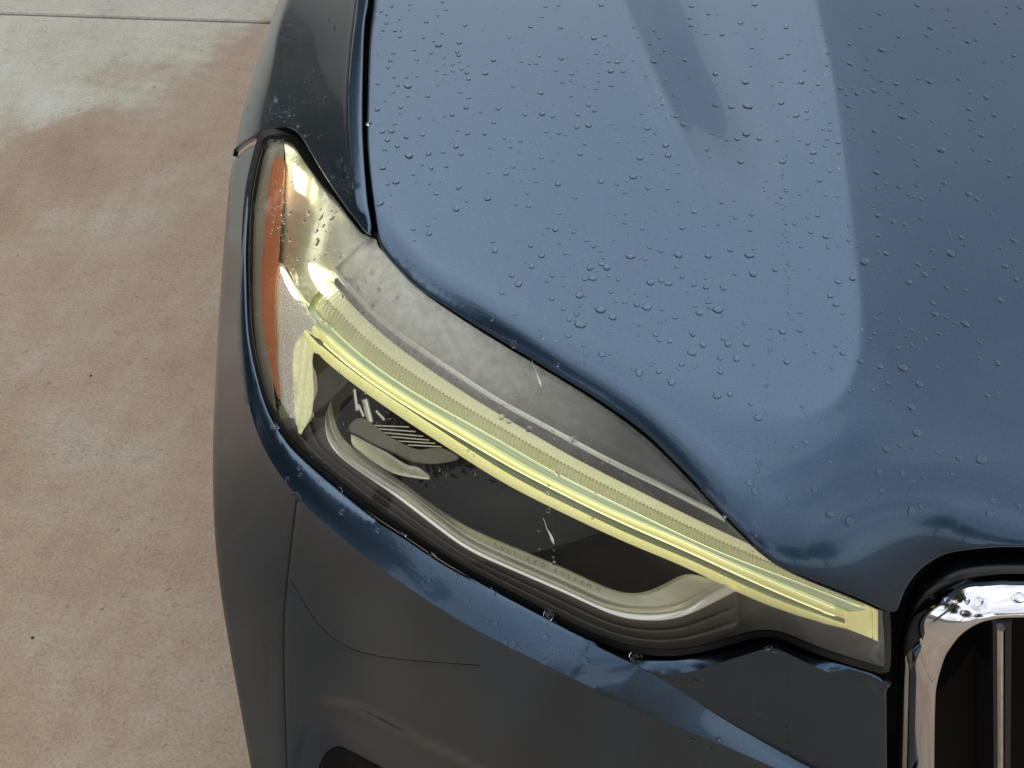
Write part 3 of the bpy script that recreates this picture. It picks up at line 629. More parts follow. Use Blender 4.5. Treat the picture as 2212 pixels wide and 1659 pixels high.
# stepped brown ledges under the frame
lm = [M('brown_ledge', (.062, .054, .044), .4), M('brown_ledge_dark', (.045, .039, .032), .35)]
lbx = resample(LB[(LB[:, 0] < 1600) & (LB[:, 0] > 592) & (LB[:, 1] > 900)], 120)[::-1]
fox = resample(fo, 120)
for k in range(3):
    a0, a1 = k / 3, (k + 1) / 3
    sub(band('ledge', fox * (1 - a0) + lbx * a0, fox * (1 - a1) + lbx * a1, lens_t, lm[k % 2], None, off=.022 - .004 * k, n=120, m=3, thick=.008))
# projector
def c3(pts): return [(483.9 + x / 3, 674 + y / 3) for x, y in pts]
poly_panel('projector_shroud', c3([(810, 730), (860, 690), (920, 700), (1000, 760), (1100, 825), (1250, 890), (1400, 880), (1520, 950), (1350, 985), (1200, 965), (1080, 905), (950, 850), (870, 800), (815, 775)]), M('shroud_grey', (.20, .195, .16), .4, .3), lambda q: .026 + .008 * smoothstep(770, 980, q[:, 0]), step=6)
poly_panel('projector_blade', c3([(822, 790), (832, 855), (900, 915), (1000, 985), (1100, 1040), (1220, 1068), (1340, 1076), (1260, 1005), (1180, 985), (1050, 905), (950, 855), (860, 805)]), brightchrome, lambda q: .024 - .00055 * np.clip((q[:, 1] - 938 - (q[:, 0] - 765) * .53) * .88, 0, 60), step=6)
def stick(name, a, b, w, mat, off, m=4, taper=1., parent=None):
    a, b = np.array(a, float), np.array(b, float); d = b - a; nn = np.array([d[1], -d[0]]) / np.linalg.norm(d) * w
    return sub(band(name, [a + nn, (a + b) / 2 + nn, b + nn * taper], [a - nn, (a + b) / 2 - nn, b - nn * taper], lens_t, mat, None, off=off, prof=arch(w * .0004), n=14, m=m))
fins = [((965, 735), (1200, 745)), ((1000, 757), (1240, 775)), ((1035, 782), (1290, 805)), ((1080, 808), (1330, 830)), ((1130, 836), (1370, 851)), ((1190, 862), (1410, 873))]
for a, b in fins:
    stick('cooling_fin', *c3([a, b]), 1.4, lampchrome, .028)
for a, b, w in (((845, 500), (862, 640), 3.5), ((912, 565), (950, 718), 7), ((985, 640), (1040, 700), 3), ((870, 600), (905, 680), 3)):
    stick('projector_bar', *c3([a, b]), w, lampchrome, .030)
# lettering on the bevel
txm = M('dark_lettering', (.10, .10, .09), .5)
path = resample(Ue([(1062, 1182), (1120, 1207), (1180, 1232), (1240, 1259), (1312, 1291)]) + [0, -5], 400)
pl = np.concatenate([[0], np.cumsum(np.linalg.norm(np.diff(path, axis=0), axis=1))])
TV, TF = [], []
def place_glyph(verts, faces, s, size):
    p = np.array([[np.interp(s, pl, path[:, 0]), np.interp(s, pl, path[:, 1])]])
    q = np.array([[np.interp(s + 4, pl, path[:, 0]), np.interp(s + 4, pl, path[:, 1])]])
    ex = (q - p)[0]; ex /= np.linalg.norm(ex); ey = np.array([ex[1], -ex[0]]); ey = ey * .8 + np.array([0, -1]) * .2
    pts = np.array([p[0] + ex * v[0] * size + ey * v[1] * size * .78 for v in verts])
    base = len(TV); TV.extend(list(pos(pts, lens_t(pts) + .0145 - .003))); TF.extend([tuple(base + i for i in f) for f in faces])
word = 'FULL LED SYSTEM'
step_ = 235 / 15.
for k, ch in enumerate(word):
    if ch == ' ': continue
    cu = bpy.data.curves.new('glyph', 'FONT'); cu.body = ch; cu.size = 1; ob = bpy.data.objects.new('glyph', cu); COL.objects.link(ob)
    bpy.context.view_layer.update()
    me = ob.to_mesh(); vs = [(v.co.x, v.co.y) for v in me.vertices]; fs = [tuple(p.vertices) for p in me.polygons]
    place_glyph(vs, fs, 4 + k * step_, 14); ob.to_mesh_clear(); bpy.data.objects.remove(ob); bpy.data.curves.remove(cu)
for i in range(3):
    for j in range(3):
        c = (.15 + i * .3, .1 + j * .28)
        place_glyph([(c[0], c[1]), (c[0] + .14, c[1]), (c[0] + .14, c[1] + .14), (c[0], c[1] + .14)], [(0, 1, 2, 3)], 4 + 15.2 * step_, 14)
sub(link('lettering', mesh('lettering', TV, TF), txm, None, smooth=False))

# outer lens: clear plastic with a clouded upper half
lensm = bpy.data.materials.new('clouded_clear_lens'); lensm.use_nodes = True
ln = lensm.node_tree; ln.nodes.clear()
o_ = ln.nodes.new('ShaderNodeOutputMaterial'); tr = ln.nodes.new('ShaderNodeBsdfTransparent'); gl = ln.nodes.new('ShaderNodeBsdfGlossy'); df = ln.nodes.new('ShaderNodeBsdfDiffuse')
tr.inputs[0].default_value = (.97, .965, .90, 1); gl.inputs['Roughness'].default_value = .02; df.inputs[0].default_value = (.60, .60, .52, 1)
fz = ln.nodes.new('ShaderNodeFresnel'); fz.inputs[0].default_value = 1.31
m1 = ln.nodes.new('ShaderNodeMixShader'); m2 = ln.nodes.new('ShaderNodeMixShader')
tcn = ln.nodes.new('ShaderNodeTexCoord'); n1 = ln.nodes.new('ShaderNodeTexNoise'); n1.inputs['Scale'].default_value = 110; n1.inputs['Detail'].default_value = 9; n1.inputs['Roughness'].default_value = .7
n2 = ln.nodes.new('ShaderNodeTexNoise'); n2.inputs['Scale'].default_value = 7; n2.inputs['Detail'].default_value = 3
att = ln.nodes.new('ShaderNodeAttribute'); att.attribute_name = 'clouding'
r1 = ln.nodes.new('ShaderNodeValToRGB'); r1.color_ramp.elements[0].position = .38; r1.color_ramp.elements[1].position = .66
r1.color_ramp.elements[0].color = (.7,) * 3 + (1,)
ln.links.new(tcn.outputs['Object'], n1.inputs[0]); ln.links.new(tcn.outputs['Object'], n2.inputs[0]); ln.links.new(n1.outputs[0], r1.inputs[0])
mu = ln.nodes.new('ShaderNodeMath'); mu.operation = 'MULTIPLY'; ln.links.new(r1.outputs[0], mu.inputs[0]); ln.links.new(att.outputs['Fac'], mu.inputs[1])
ln.links.new(mu.outputs[0], m1.inputs[0]); ln.links.new(tr.outputs[0], m1.inputs[1]); ln.links.new(df.outputs[0], m1.inputs[2])
ln.links.new(fz.outputs[0], m2.inputs[0]); ln.links.new(m1.outputs[0], m2.inputs[1]); ln.links.new(gl.outputs[0], m2.inputs[2]); ln.links.new(m2.outputs[0], o_.inputs[0])
lens = sub(panel('outer_lens', lens_ol, lens_t, lensm, step=9, roll=.0015, depth=.004))
for pts in ([(1149, 778), (1153, 792), (1159, 806), (1163, 818), (1170, 837)], [(1173, 1119), (1178, 1130), (1181, 1142), (1188, 1154), (1197, 1176)]):
    q = resample(pts, 24); w_ = np.interp(np.arange(24), [0, 10, 19, 23], [.5, .9, 3.4, .6])[:, None]
    sub(band('white_water_run', q - w_ * [.9, -.4], q + w_ * [.9, -.4], lens_t, M('white_water_run', (.62, .62, .56), .25), None, off=-.0006, prof=arch(.0006), n=24, m=4, thick=.0004))  # water runs with their white reflection put into the colour
# clouding as wear: strongest along the top edge, a vertex attribute of the lens itself
co = np.empty(len(lens.data.vertices) * 3); lens.data.vertices.foreach_get('co', co); co = co.reshape(-1, 3)
rel = co - EYE; dz = rel @ FW; px = 1106 + FPX * (rel @ RT) / dz; py = 829.5 - FPX * (rel @ UP) / dz
dtop = seg_dist(np.stack([px, py], 1), resample(LT[LT[:, 0] > 780], 80))
cl = np.clip(1.35 - dtop / 150, 0, 1) * np.interp(px, [600, 690, 750, 820, 900, 1050, 1200, 1350, 1500, 1640], [.0, .3, .95, 1.2, 1.05, .8, .5, .22, .12, .3]) * .78
cl = np.maximum(cl, .02)
a_ = lens.data.attributes.new('clouding', 'FLOAT', 'POINT'); a_.data.foreach_set('value', cl.astype(np.float32))

# ------------------------------------------------------------------ grille
gr = empty('grille', (0, 0, 0)); part(gr)
GO = [(2600, 1190), (2212, 1190), (2142, 1192), (2090, 1199), (2042, 1213), (2003, 1238), (1974, 1272), (1959, 1308), (1948, 1360), (1941, 1420), (1938, 1500), (1937, 1659), (1937, 1950)]
GI = [(2600, 1334), (2212, 1334), (2142, 1339), (2106, 1351), (2076, 1372), (2058, 1394), (2043, 1418), (2034, 1445), (2026, 1478), (2022, 1520), (2020, 1659), (2020, 1950)]
GO2 = [(2600, 1238), (2212, 1238), (2142, 1240), (2082, 1249), (2037, 1268), (2002, 1292), (1976, 1320), (1960, 1350), (1949, 1390), (1945, 1430), (1942, 1500), (1941, 1659), (1941, 1950)]
go, gi = resample(GO2, 150), resample(GI, 150); gg0 = resample(GO, 150)
yo = np.interp(np.arange(150), [0, 60, 150], [.738, .735, .715]); yi = np.interp(np.arange(150), [0, 60, 150], [.700, .698, .690])
tgo = np.minimum(hood_t(go + [0, -8]) + .012, 9); sel = go[:, 1] > 1330
tgo = t_y(go, np.interp(go[:, 1], [1240, 1300, 1400], [.731, .730, .722]))
for _ in range(25): tgo[1:-1] = (tgo[:-2] + tgo[1:-1] * 2 + tgo[2:]) / 4
tgi = t_y(gi, .700)
V = []; MM = 24
prev = None
for j in range(MM + 1):
    th = math.pi * j / MM; v = (1 - math.cos(th)) / 2
    p = go * (1 - v) + gi * v
    t = tgo * (1 - v) + tgi * v - np.interp(go[:, 1], [1240, 1290, 1420], [.0065, .008, .015]) * math.sin(th) ** .8
    V.append(pos(p, t))
V.append(pos(gi + 0, tgi + .02)); V.insert(0, pos(go, tgo + .02)); tgg = tgo
V = np.vstack(V); F = [(j * 150 + i, j * 150 + i + 1, (j + 1) * 150 + i + 1, (j + 1) * 150 + i) for j in range(MM + 2) for i in range(149)]
sr = link('grille_surround', mesh('grille_surround', V, F), chrome); sr.parent = gr
V2 = []
for j in range(9):
    v = j / 8; p = gg0 * (1 - v) + (go + (gi - go) * .03) * v; V2.append(pos(p, tgg + .010 * (1 - v) - .004 * math.sin(math.pi * v)))
V2 = np.vstack(V2)
gk = link('dark_reflection_band', mesh('dark_reflection_band', V2, [(j * 150 + i, j * 150 + i + 1, (j + 1) * 150 + i + 1, (j + 1) * 150 + i) for j in range(8) for i in range(149)]), M('reflection_black', (.004, .004, .005), .25)); gk.parent = gr  # black strip built in place of the dark reflection on the chrome
gback = link('grille_recess', mesh('grille_recess', pos(np.array([(1960, 1330), (2600, 1300), (2600, 1950), (1960, 1950)], float), t_y([(1960, 1330), (2600, 1300), (2600, 1950), (1960, 1950)], .77)), [(0, 1, 2, 3)]), black_plastic); gback.parent = gr
def gbar(x, name='grille_bar'):
    p = np.array([(x, 1345.), (x, 1420), (x, 1500), (x, 1659), (x, 1950)]); t = t_y(p, np.full(5, .704)); c = pos(resample(p, 40), t_y(resample(p, 40), np.full(40, .704)))
    def prism(nm, w0, w1, d0, d1, mat, z0=0.):
        V, F = [], []
        n = 40
        for k, q in enumerate(c):
            zz = q[2] - z0
            for dx, dy in ((-w0, d1), (-w0, d0 + .002), (-w1, d0), (w1, d0), (w0, d0 + .002), (w0, d1)): V.append((q[0] + dx, q[1] + dy, zz))
        for k in range(n - 1):
            for i in range(5): F.append((k * 6 + i, k * 6 + i + 1, k * 6 + 7 + i, k * 6 + 6 + i))
        F.append((0, 1, 2, 3, 4, 5)); F.append(tuple((n - 1) * 6 + i for i in range(6)))
        me = mesh(nm, V, F); bm = bmesh.new(); bm.from_mesh(me); bmesh.ops.recalc_face_normals(bm, faces=bm.faces); bm.to_mesh(me); bm.free()
        return link(nm, me, mat, smooth=False)
    a = prism('grille_slat', .0085, .0075, 0, .06, M('gloss_black', (.010, .010, .014), .12)); a.parent = gr
    b = prism('chrome_insert', .0032, .0012, -.004, .001, chrome, .006); b.parent = gr
for x in (2165, 2330, 2495): gbar(x)

# ------------------------------------------------------------------ rain drops
water = M('water', (.96, .98, 1), .0, ior=1.33); bs(water).inputs['Transmission Weight'].default_value = 1.
def drop_mesh(seed):
    r_ = random.Random(seed); V = []; F = []; n = 14; rows = [(1.0, -.04), (1.02, .08), (.93, .26), (.72, .42), (.40, .52)]
    ph = [r_.uniform(0, 6.28) for _ in range(3)]; el = r_.uniform(.92, 1.35); am = r_.uniform(.03, .14)
    for rr, z in rows:
        for i in range(n):
            a = i * math.tau / n; k = rr * (1 + am * math.sin(2 * a + ph[0]) + am * .6 * math.sin(3 * a + ph[1]))
            V.append((k * math.cos(a) * el, k * math.sin(a), z * .64))
    V.append((0, 0, .56 * .64)); V.append((0, 0, -.04))
    for k in range(4):
        for i in range(n): j = (i + 1) % n; F.append((k * n + i, k * n + j, k * n + n + j, k * n + n + i))
    for i in range(n): j = (i + 1) % n; F.append((4 * n + i, 4 * n + j, 5 * n)); F.append((j, i, 5 * n + 1))
    me = mesh('water_drop', V, F); me.shade_smooth(); me.materials.append(water); return me
DM = [drop_mesh(k) for k in range(10)]
def drop_frames(pts, tf):
    P_ = np.array([q[:2] for q in pts], float); e = 5.
    a = pos(P_ + [e, 0], tf(P_ + [e, 0])) - pos(P_ - [e, 0], tf(P_ - [e, 0])); b = pos(P_ + [0, e], tf(P_ + [0, e])) - pos(P_ - [0, e], tf(P_ - [0, e]))
    n = np.cross(a, b); n /= np.linalg.norm(n, axis=1)[:, None]; c = pos(P_, tf(P_)); n *= np.sign((n * (EYE - c)).sum(1))[:, None]
    out = []
    for cc, nn, q in zip(c, n, pts):
        r = q[2] * .00046; out.append(Matrix.Translation(Vector(cc)) @ Vector(nn).to_track_quat('Z', 'Y').to_matrix().to_4x4() @ Matrix.Rotation(random.uniform(0, math.tau), 4, 'Z') @ Matrix.Diagonal((r, r, r, 1)))
    return out
def put(pts, tf, label, group):
    for m_ in drop_frames(pts, tf):
        o = bpy.data.objects.new('water_drop', random.choice(DM)); COL.objects.link(o); o.matrix_world = m_
        tag(o, label, 'water drop', group)
def tiny(name, pts, tf, kind='stuff'):
    V, F = [], []
    src = DM[0]; sv = np.array([v.co[:] + (1,) for v in src.vertices]); sf = np.array([tuple(p.vertices) + ((p.vertices[2],) if len(p.vertices) == 3 else ()) for p in src.polygons])
    fc = [tuple(p.vertices) for p in src.polygons]
    for m_ in drop_frames(pts, tf):
        b = len(V); V += list((sv @ np.array(m_).T)[:, :3]); F += [tuple(b + i for i in f) for f in fc]
    return link(name, mesh(name, V, F), water)
c1 = [(1070,75,5),(1105,97,4),(1103,152,5),(1160,200,5),(1188,125,4),(1190,238,5),(1130,392,6),(1115,437,5),(1233,500,5),(1242,558,9),(1443,293,9),(1362,142,6),(1345,243,5),(1285,325,5),(1300,495,4),(1148,345,5),(1045,710,7),(1196,695,6),(1098,655,4),(1080,853,6),(1174,948,6),(1250,1010,10),(1092,968,5),(1378,995,7),(1395,1090,6),(1336,1070,4),(1472,987,5),(1491,1078,5),(1275,1132,5),(1167,1180,8),(1385,1190,4),(1426,1255,5),(1574,1215,6),(1558,1355,7),(1627,1303,4),(1065,1318,7),(1382,1515,7),(1555,950,7),(1563,845,5),(1530,745,6),(1630,865,6),(1622,697,6),(1637,632,5),(1373,625,6),(1243,622,5),(1636,513,6),(1575,278,7),(1625,472,6),(1573,358,6),(1562,338,5),(1437,100,4),(1490,66,4),(1465,12,5),(1615,165,5),(1465,215,5),(1410,268,4),(1393,345,5),(1476,372,4),(1476,412,4),(1535,418,5),(1578,402,4),(1592,450,5),(1535,460,5),(1432,460,4),(1436,552,4),(1580,598,4),(1150,598,4),(1158,803,5),(990,800,7),(1048,545,5)]
c7 = [(275,8,5),(285,57,7),(474,137,7),(372,183,6),(408,228,8),(322,273,6),(470,30,6),(760,3,5),(618,18,4),(795,35,5),(830,58,4),(847,92,4),(836,125,6),(778,145,8),(864,142,9),(791,198,8),(750,203,5),(722,287,9),(753,290,4),(833,362,11),(895,400,9),(725,437,11),(708,387,5),(664,495,6),(580,305,6),(640,237,4),(384,541,9),(275,411,5),(987,85,9),(1062,98,5),(1085,38,5),(1143,56,6),(1234,76,9),(1390,82,8),(1503,52,6),(1603,80,9),(1090,219,9),(1184,227,7),(923,206,5),(1318,233,5),(1378,245,7),(1470,250,7),(1458,240,4),(1283,268,4),(1076,287,4),(1020,334,7),(1071,350,9),(957,324,4),(1442,361,10),(1391,322,6),(1393,352,4),(1344,378,8),(1323,342,5),(1218,400,6),(1034,439,5),(1142,424,4),(1118,492,6),(1309,485,7),(1363,542,7),(1305,585,8),(1494,539,8),(1590,539,8),(1450,613,6),(1537,615,7),(1579,431,5),(1467,510,6),(1453,684,7),(1032,687,8),(1200,735,8),(1436,806,9),(1614,847,6),(1650,920,9),(1622,175,8),(1530,176,5),(1095,647,4),(1243,673,3),(1633,1303,8),(615,648,4),(630,595,3)]
fr_ = [(1610,178,8),(1615,230,9),(1612,290,9),(1905,108,8),(1950,252,9),(2007,176,8),(2033,324,9),(1942,300,5),(2120,292,7),(2053,548,9),(1867,565,9),(1997,593,6),(2086,627,5),(2160,648,7),(1950,795,9),(1985,830,7),(2085,700,7),(2116,740,4),(2155,785,6),(1968,880,7),(1980,935,8),(1915,970,7),(1945,962,5),(2120,993,10),(1793,1110,8),(1835,1125,8),(1970,1103,8),(2140,1110,8),(1740,955,5),(1640,1000,5),(1490,40,5),(1530,30,5),(1560,75,6),(1600,50,5),(1480,130,6),(1545,160,6),(1860,60,6),(1900,30,6),(1835,95,6),(2010,60,6),(2050,20,5),(2090,90,7),(2150,50,6),(2190,120,6),(1815,190,6),(1870,150,5),(1920,200,5),(2070,170,6),(2130,210,6),(1745,310,5),(1690,350,6),(1640,300,6),(1600,350,7),(1770,390,6),(1810,330,5),(1720,250,6),(2180,380,6),(2110,430,6),(1990,430,5),(1930,480,5),(2190,520,6)]
known = [(x/3+466.6, y/3, r*.82) for x, y, r in c1] + [(x*.4167+950.5, y*.4167+518.5, r*.80) for x, y, r in c7] + [(x, y, r*.92) for x, y, r in fr_]
known = [(x, y, r) for x, y, r in known if hood_ol[:, 0].min() < x]
def scatter(n, poly, rmin, rmax, dens, taken, sep=1.6):
    out = []; poly = np.asarray(poly, float); (x0, y0), (x1, y1) = poly.min(0), poly.max(0); tries = 0
    while len(out) < n and tries < n * 60:
        tries += 1
        x, y = random.uniform(x0, x1), random.uniform(y0, y1)
        if random.random() > dens(x, y) or not inside(np.array([[x, y]]), poly)[0]: continue
        r = rmin + (rmax - rmin) * random.random() ** 2.2
        if any((x - a) ** 2 + (y - b) ** 2 < (sep * (r + c)) ** 2 for a, b, c in taken): continue
        out.append((x, y, r)); taken.append((x, y, r))
    return out
hood_vis = [(822, 10), (2205, 10), (2205, 1130), (1900, 1180), (1640, 1090), (1400, 880), (1100, 690), (900, 560), (830, 470), (812, 200)]
dn = lambda x, y: (1.0 if y < 420 else .75 if y < 800 and x > 1150 else .28) * (.45 + .55 * math.sin(x / 97. + 1) * math.sin(y / 83. + x / 240.) ** 2 + .3) * (1.25 if x > 1400 and y < 700 else 1)
taken = list(known)
extra = scatter(360, hood_vis, 3.4, 6.6, dn, taken)
left_of = lambda q: q[0] < np.interp(q[1], CRA[:, 1], CRA[:, 0])
pool = []                                  # (rank radius, surface, list item, zone text)
def zone(q):
    x, y, r = q; big = 'large round' if r > 6.4 else 'small'
    if left_of(q): z = 'beside the gap to the wing' if x < 1000 else ('on the outer bonnet near the windscreen side' if y < 330 else ('on the outer bonnet above the headlight' if y > 560 else 'in the middle of the outer bonnet'))
    elif inside(np.array([[x, y]]), ISL)[0]: z = 'in the hollow between the two bonnet creases' if y < 420 else 'on the rounded end of the bonnet bulge'
    else: z = 'right of the bonnet bulge' if y < 560 else ('on the bonnet slope above the grille' if x > 1700 else 'on the bonnet slope just above the headlight edge')
    return big + ' rain drop ' + z
def put_some(items, tf, keep, labeller):
    items = sorted(items, key=lambda q: -q[2]); g = {}
    for q in items[:keep]: g.setdefault(labeller(q), []).append(q)
    for lb_, qs in g.items(): put(qs, tf, lb_ + ' on dark blue paint' if 'bonnet' in lb_ else lb_, lb_.replace('rain drop', 'rain drops'))
    return items[keep:]
rest_h = put_some(known, hood_t, 188, zone) + extra
lines = []
for ax, ay, bx, by, n in ((1690, 300, 1705, 700, 42), (1668, 700, 1655, 900, 22), (1640, 920, 1630, 1200, 22), (1350, 420, 1385, 380, 8), (1290, 520, 1240, 700, 12), (1440, 170, 1410, 330, 14)):
    for k in range(n):
        u = random.random(); lines.append((ax + (bx - ax) * u + random.gauss(0, 3), ay + (by - ay) * u, random.uniform(1.1, 2.6)))
fine_d = rest_h + scatter(900, hood_vis, 1.0, 2.6, dn, taken, 1.3) + lines
tag(tiny('fine_water_drops', fine_d, hood_t), 'fine spray of tiny water drops all over the dark blue bonnet', 'water drops', kind='stuff')
# on the clear lamp cover
lz = [(x / 3 + 483.9, y / 3 + 259.2, r * .8) for x, y, r in [(625,580,5),(627,635,8),(602,718,7),(545,603,7),(427,603,6),(392,665,6),(605,790,10),(427,775,6),(480,898,6),(445,970,4),(375,995,4),(760,880,8),(705,895,4),(655,870,5),(585,900,6),(520,1080,3),(615,1080,3),(435,1100,4),(465,1065,4),(870,1095,6),(1005,1100,6),(920,1045,4),(775,1140,6),(965,1205,7),(645,685,6),(700,640,7),(520,655,5),(730,595,4),(960,985,7),(1120,1155,5),(405,720,4),(380,775,4),(413,875,4),(440,905,3),(390,530,4),(465,265,4),(395,335,4),(430,405,4),(375,450,4)]]
lz += [(x * .3646 + 864.1, y * .3646 + 864.1, r * .7) for x, y, r in [(602,38,5),(604,100,7),(645,126,6),(764,174,7),(838,112,5),(910,237,5),(1016,236,8),(1131,230,6),(1323,444,4),(1200,375,4),(1235,362,4),(877,220,4),(877,510,4),(877,555,5),(880,655,5),(433,330,4),(403,300,4),(1140,700,4),(902,185,4),(323,108,4),(908,890,4),(908,935,4),(912,965,5),(825,888,4),(820,780,4),(1158,552,3),(930,440,7),(232,415,4),(272,445,3),(442,435,4),(1395,232,3)]]
amb = [(random.uniform(585, 614), random.uniform(360, 520), random.uniform(1.6, 4)) for _ in range(26)] + [(random.uniform(600, 720), random.uniform(440, 660), random.uniform(1.5, 3.4)) for _ in range(34)] + [(random.uniform(630, 900), random.uniform(790, 1000), random.uniform(1.2, 2.2)) for _ in range(26)]
dust = [(random.uniform(760, 1560), random.uniform(860, 1300), random.uniform(.5, 1.15)) for _ in range(420)]
dust = [q for q in dust if q[1] > np.interp(q[0], [760, 1560], [870, 1262]) and random.random() < np.exp(-(q[1] - np.interp(q[0], [760, 1560], [870, 1262])) / 60)]
lz = [q for q in lz + amb + dust if inside(np.array([q[:2]]), lens_ol)[0]]
rest_l = put_some([q for q in lz], lens_t, 48, lambda q: 'clear rain drop on the headlight cover ' + ('over the pale chrome bowl at its upper tip' if q[0] < 800 and q[1] < 700 else 'over the yellow light bars' if q[1] < 1130 and q[0] > 700 else 'over the dark lower part'))
tag(tiny('fine_water_drops', rest_l, lens_t), 'tiny water drops scattered over the clear headlight cover', 'water drops', kind='stuff')
bd = [(x * .3646 + 864.1, y * .3646 + 864.1, r * .8) for x, y, r in [(862,1407,7),(670,1450,9),(625,1435,6),(569,1322,6),(521,1303,5),(405,1182,6),(820,1498,6),(852,1550,8),(1105,1548,9),(1043,1505,6),(937,1505,4),(1205,1495,4),(330,1038,6),(372,1048,4),(190,922,12),(560,1137,13),(880,1270,13),(915,1322,8),(1393,1530,14),(20,1083,4),(175,1060,5)]]
bd += [(x * .375 + 1382.6, y * .375 + 1036.9, r * .8) for x, y, r in [(740,968,8),(782,985,7),(320,1158,8),(205,1150,6),(850,1138,4),(852,1190,4),(684,1255,4),(684,1330,5),(684,1385,4),(852,1390,4),(852,1420,5),(858,1520,7),(852,1572,6),(455,1495,6),(300,1495,6),(415,1548,6),(682,1040,4)]]
bd += [(x / 3 + 483.9, y / 3 + 674, r * .8) for x, y, r in [(768,1297,8),(330,742,12),(490,1010,7),(495,1055,6),(410,1085,7),(625,1090,5),(755,1150,7),(1000,1417,7),(1160,1440,9),(1205,1515,5),(855,1295,4)]]
rest_b = put_some(bd, bumper_t, 38, lambda q: ('large' if q[2] > 7 else 'small') + ' rain drop on the bumper ' + ('panel between headlight and grille' if q[0] > 1440 else 'strip under the headlight'))
fd = [(x / 3 + 466.6, y / 3, r * .7) for x, y, r in [(400,400,5),(430,530,5),(675,485,8),(575,435,5),(535,530,6),(575,540,7),(610,530,6),(665,625,7),(712,640,9),(735,660,5),(600,610,4),(640,655,5),(635,740,5),(690,750,5),(515,745,5),(475,705,4),(510,708,5),(650,692,4),(620,865,5),(600,885,5),(675,885,8),(768,180,6),(735,125,5),(590,290,4),(635,410,4),(640,455,5),(685,510,4),(700,525,4),(755,552,5),(808,1175,5),(905,982,5),(850,1085,5),(240,432,4),(205,700,5),(262,608,4),(148,768,4),(335,750,4),(400,25,5),(430,30,5)]]
rest_f = put_some(fd, fender_t, 24, lambda q: 'small rain drop on the blue wing beside the bonnet gap')
tag(tiny('fine_water_drops', rest_f, fender_t), 'tiny water drops on the dark blue wing beside the bonnet gap', 'water drops', kind='stuff')
tag(tiny('fine_water_drops', [(random.gauss(575, 2.5), random.uniform(1150, 1640), random.uniform(1, 2)) for _ in range(50)] + [(random.gauss(1640, 2), random.uniform(1420, 1600), random.uniform(1, 2)) for _ in range(14)] + rest_b + [(random.gauss(1703, 2), random.uniform(1430, 1620), random.uniform(1, 2)) for _ in range(14)] + [(random.uniform(640, 1500), 0, 0) for _ in range(0)], bumper_t), 'fine trails of tiny water drops running down the bumper', 'water drops', kind='stuff')

def surround_t(p):
    p = np.atleast_2d(np.asarray(p, float)); d1, a = near_val(p, go, tgo); d2, b = near_val(p, gi, tgi); v = d1 / (d1 + d2)
    return a * (1 - v) + b * v - np.interp(p[:, 1], [1240, 1290, 1420], [.0065, .008, .015]) * np.sqrt(np.clip(4 * v * (1 - v), 0, 1)) ** .8
put([(2114, 1300, 7), (2201, 1291, 10), (2044, 1295, 3.5)], surround_t, 'round clear rain drop on the bright top of the chrome grille surround', 'rain drops on the grille surround')
for k, (x, y, r, lb_) in enumerate([(196, 811, .0027, 'small dark stone on the brown concrete, farthest from the bottom of the picture'), (70, 1377, .0029, 'small dark stone on the brown concrete near the lower left corner')]):
    sv = [Vector((math.cos(a) * math.cos(b), math.sin(a) * math.cos(b) * .7, math.sin(b) * .6)) * random.uniform(.8, 1.15) for b in (-.9, 0, .9) for a in [i * math.tau / 7 for i in range(7)]]
    sf = [(j * 7 + i, j * 7 + (i + 1) % 7, (j + 1) * 7 + (i + 1) % 7, (j + 1) * 7 + i) for j in range(2) for i in range(7)] + [tuple(range(7))[::-1], tuple(range(14, 21))]
    o = link('small_stone', mesh('small_stone', [v * r for v in sv], sf), rubber); q = np.array([[x, y]], float); o.location = Vector(pos(q, t_z(q, r * .5))[0]); tag(o, lb_, 'stone')

# ------------------------------------------------------------------ rest of the car behind the bonnet (out of the picture; it shades and reflects)
def sections(name, secs, mat, parent):
    V, F = [], []
    n = len(secs[0][1])
    for y, prof in secs: V += [(x, y, z) for x, z in prof]
    for k in range(len(secs) - 1):
        for i in range(n): j = (i + 1) % n; F.append((k * n + i, k * n + j, (k + 1) * n + j, (k + 1) * n + i))
    F.append(tuple(range(n))[::-1]); F.append(tuple((len(secs) - 1) * n + i for i in range(n)))
    me = mesh(name, V, F); bm = bmesh.new(); bm.from_mesh(me); bmesh.ops.recalc_face_normals(bm, faces=bm.faces); bm.to_mesh(me); bm.free()
    o = link(name, me, mat); part(o); return o
def prof(w0, w1, z0, z1): return [(.74 - w0, z0), (.74 - w0 - .03, (z0 + z1) / 2), (.74 - w1, z1), (.74 + w1, z1), (.74 + w0 + .03, (z0 + z1) / 2), (.74 + w0, z0)]
sections('rear_body', [(2.05, prof(.95, .86, .25, 1.00)), (3.0, prof(.97, .88, .25, 1.06)), (4.6, prof(.97, .88, .25, 1.08)), (4.95, prof(.92, .82, .35, 1.05))], paint, car)
sections('cabin', [(2.15, prof(.84, .78, 1.0, 1.1)), (2.95, prof(.86, .60, 1.0, 1.62)), (4.3, prof(.86, .60, 1.0, 1.60)), (4.8, prof(.80, .66, 1.0, 1.15))], M('tinted_glass', (.01, .012, .014), .05), car)
sections('front_structure', [(.86, prof(.62, .62, .22, .60)), (1.15, prof(.78, .74, .22, .80)), (2.05, prof(.86, .78, .22, .9))], void, car)

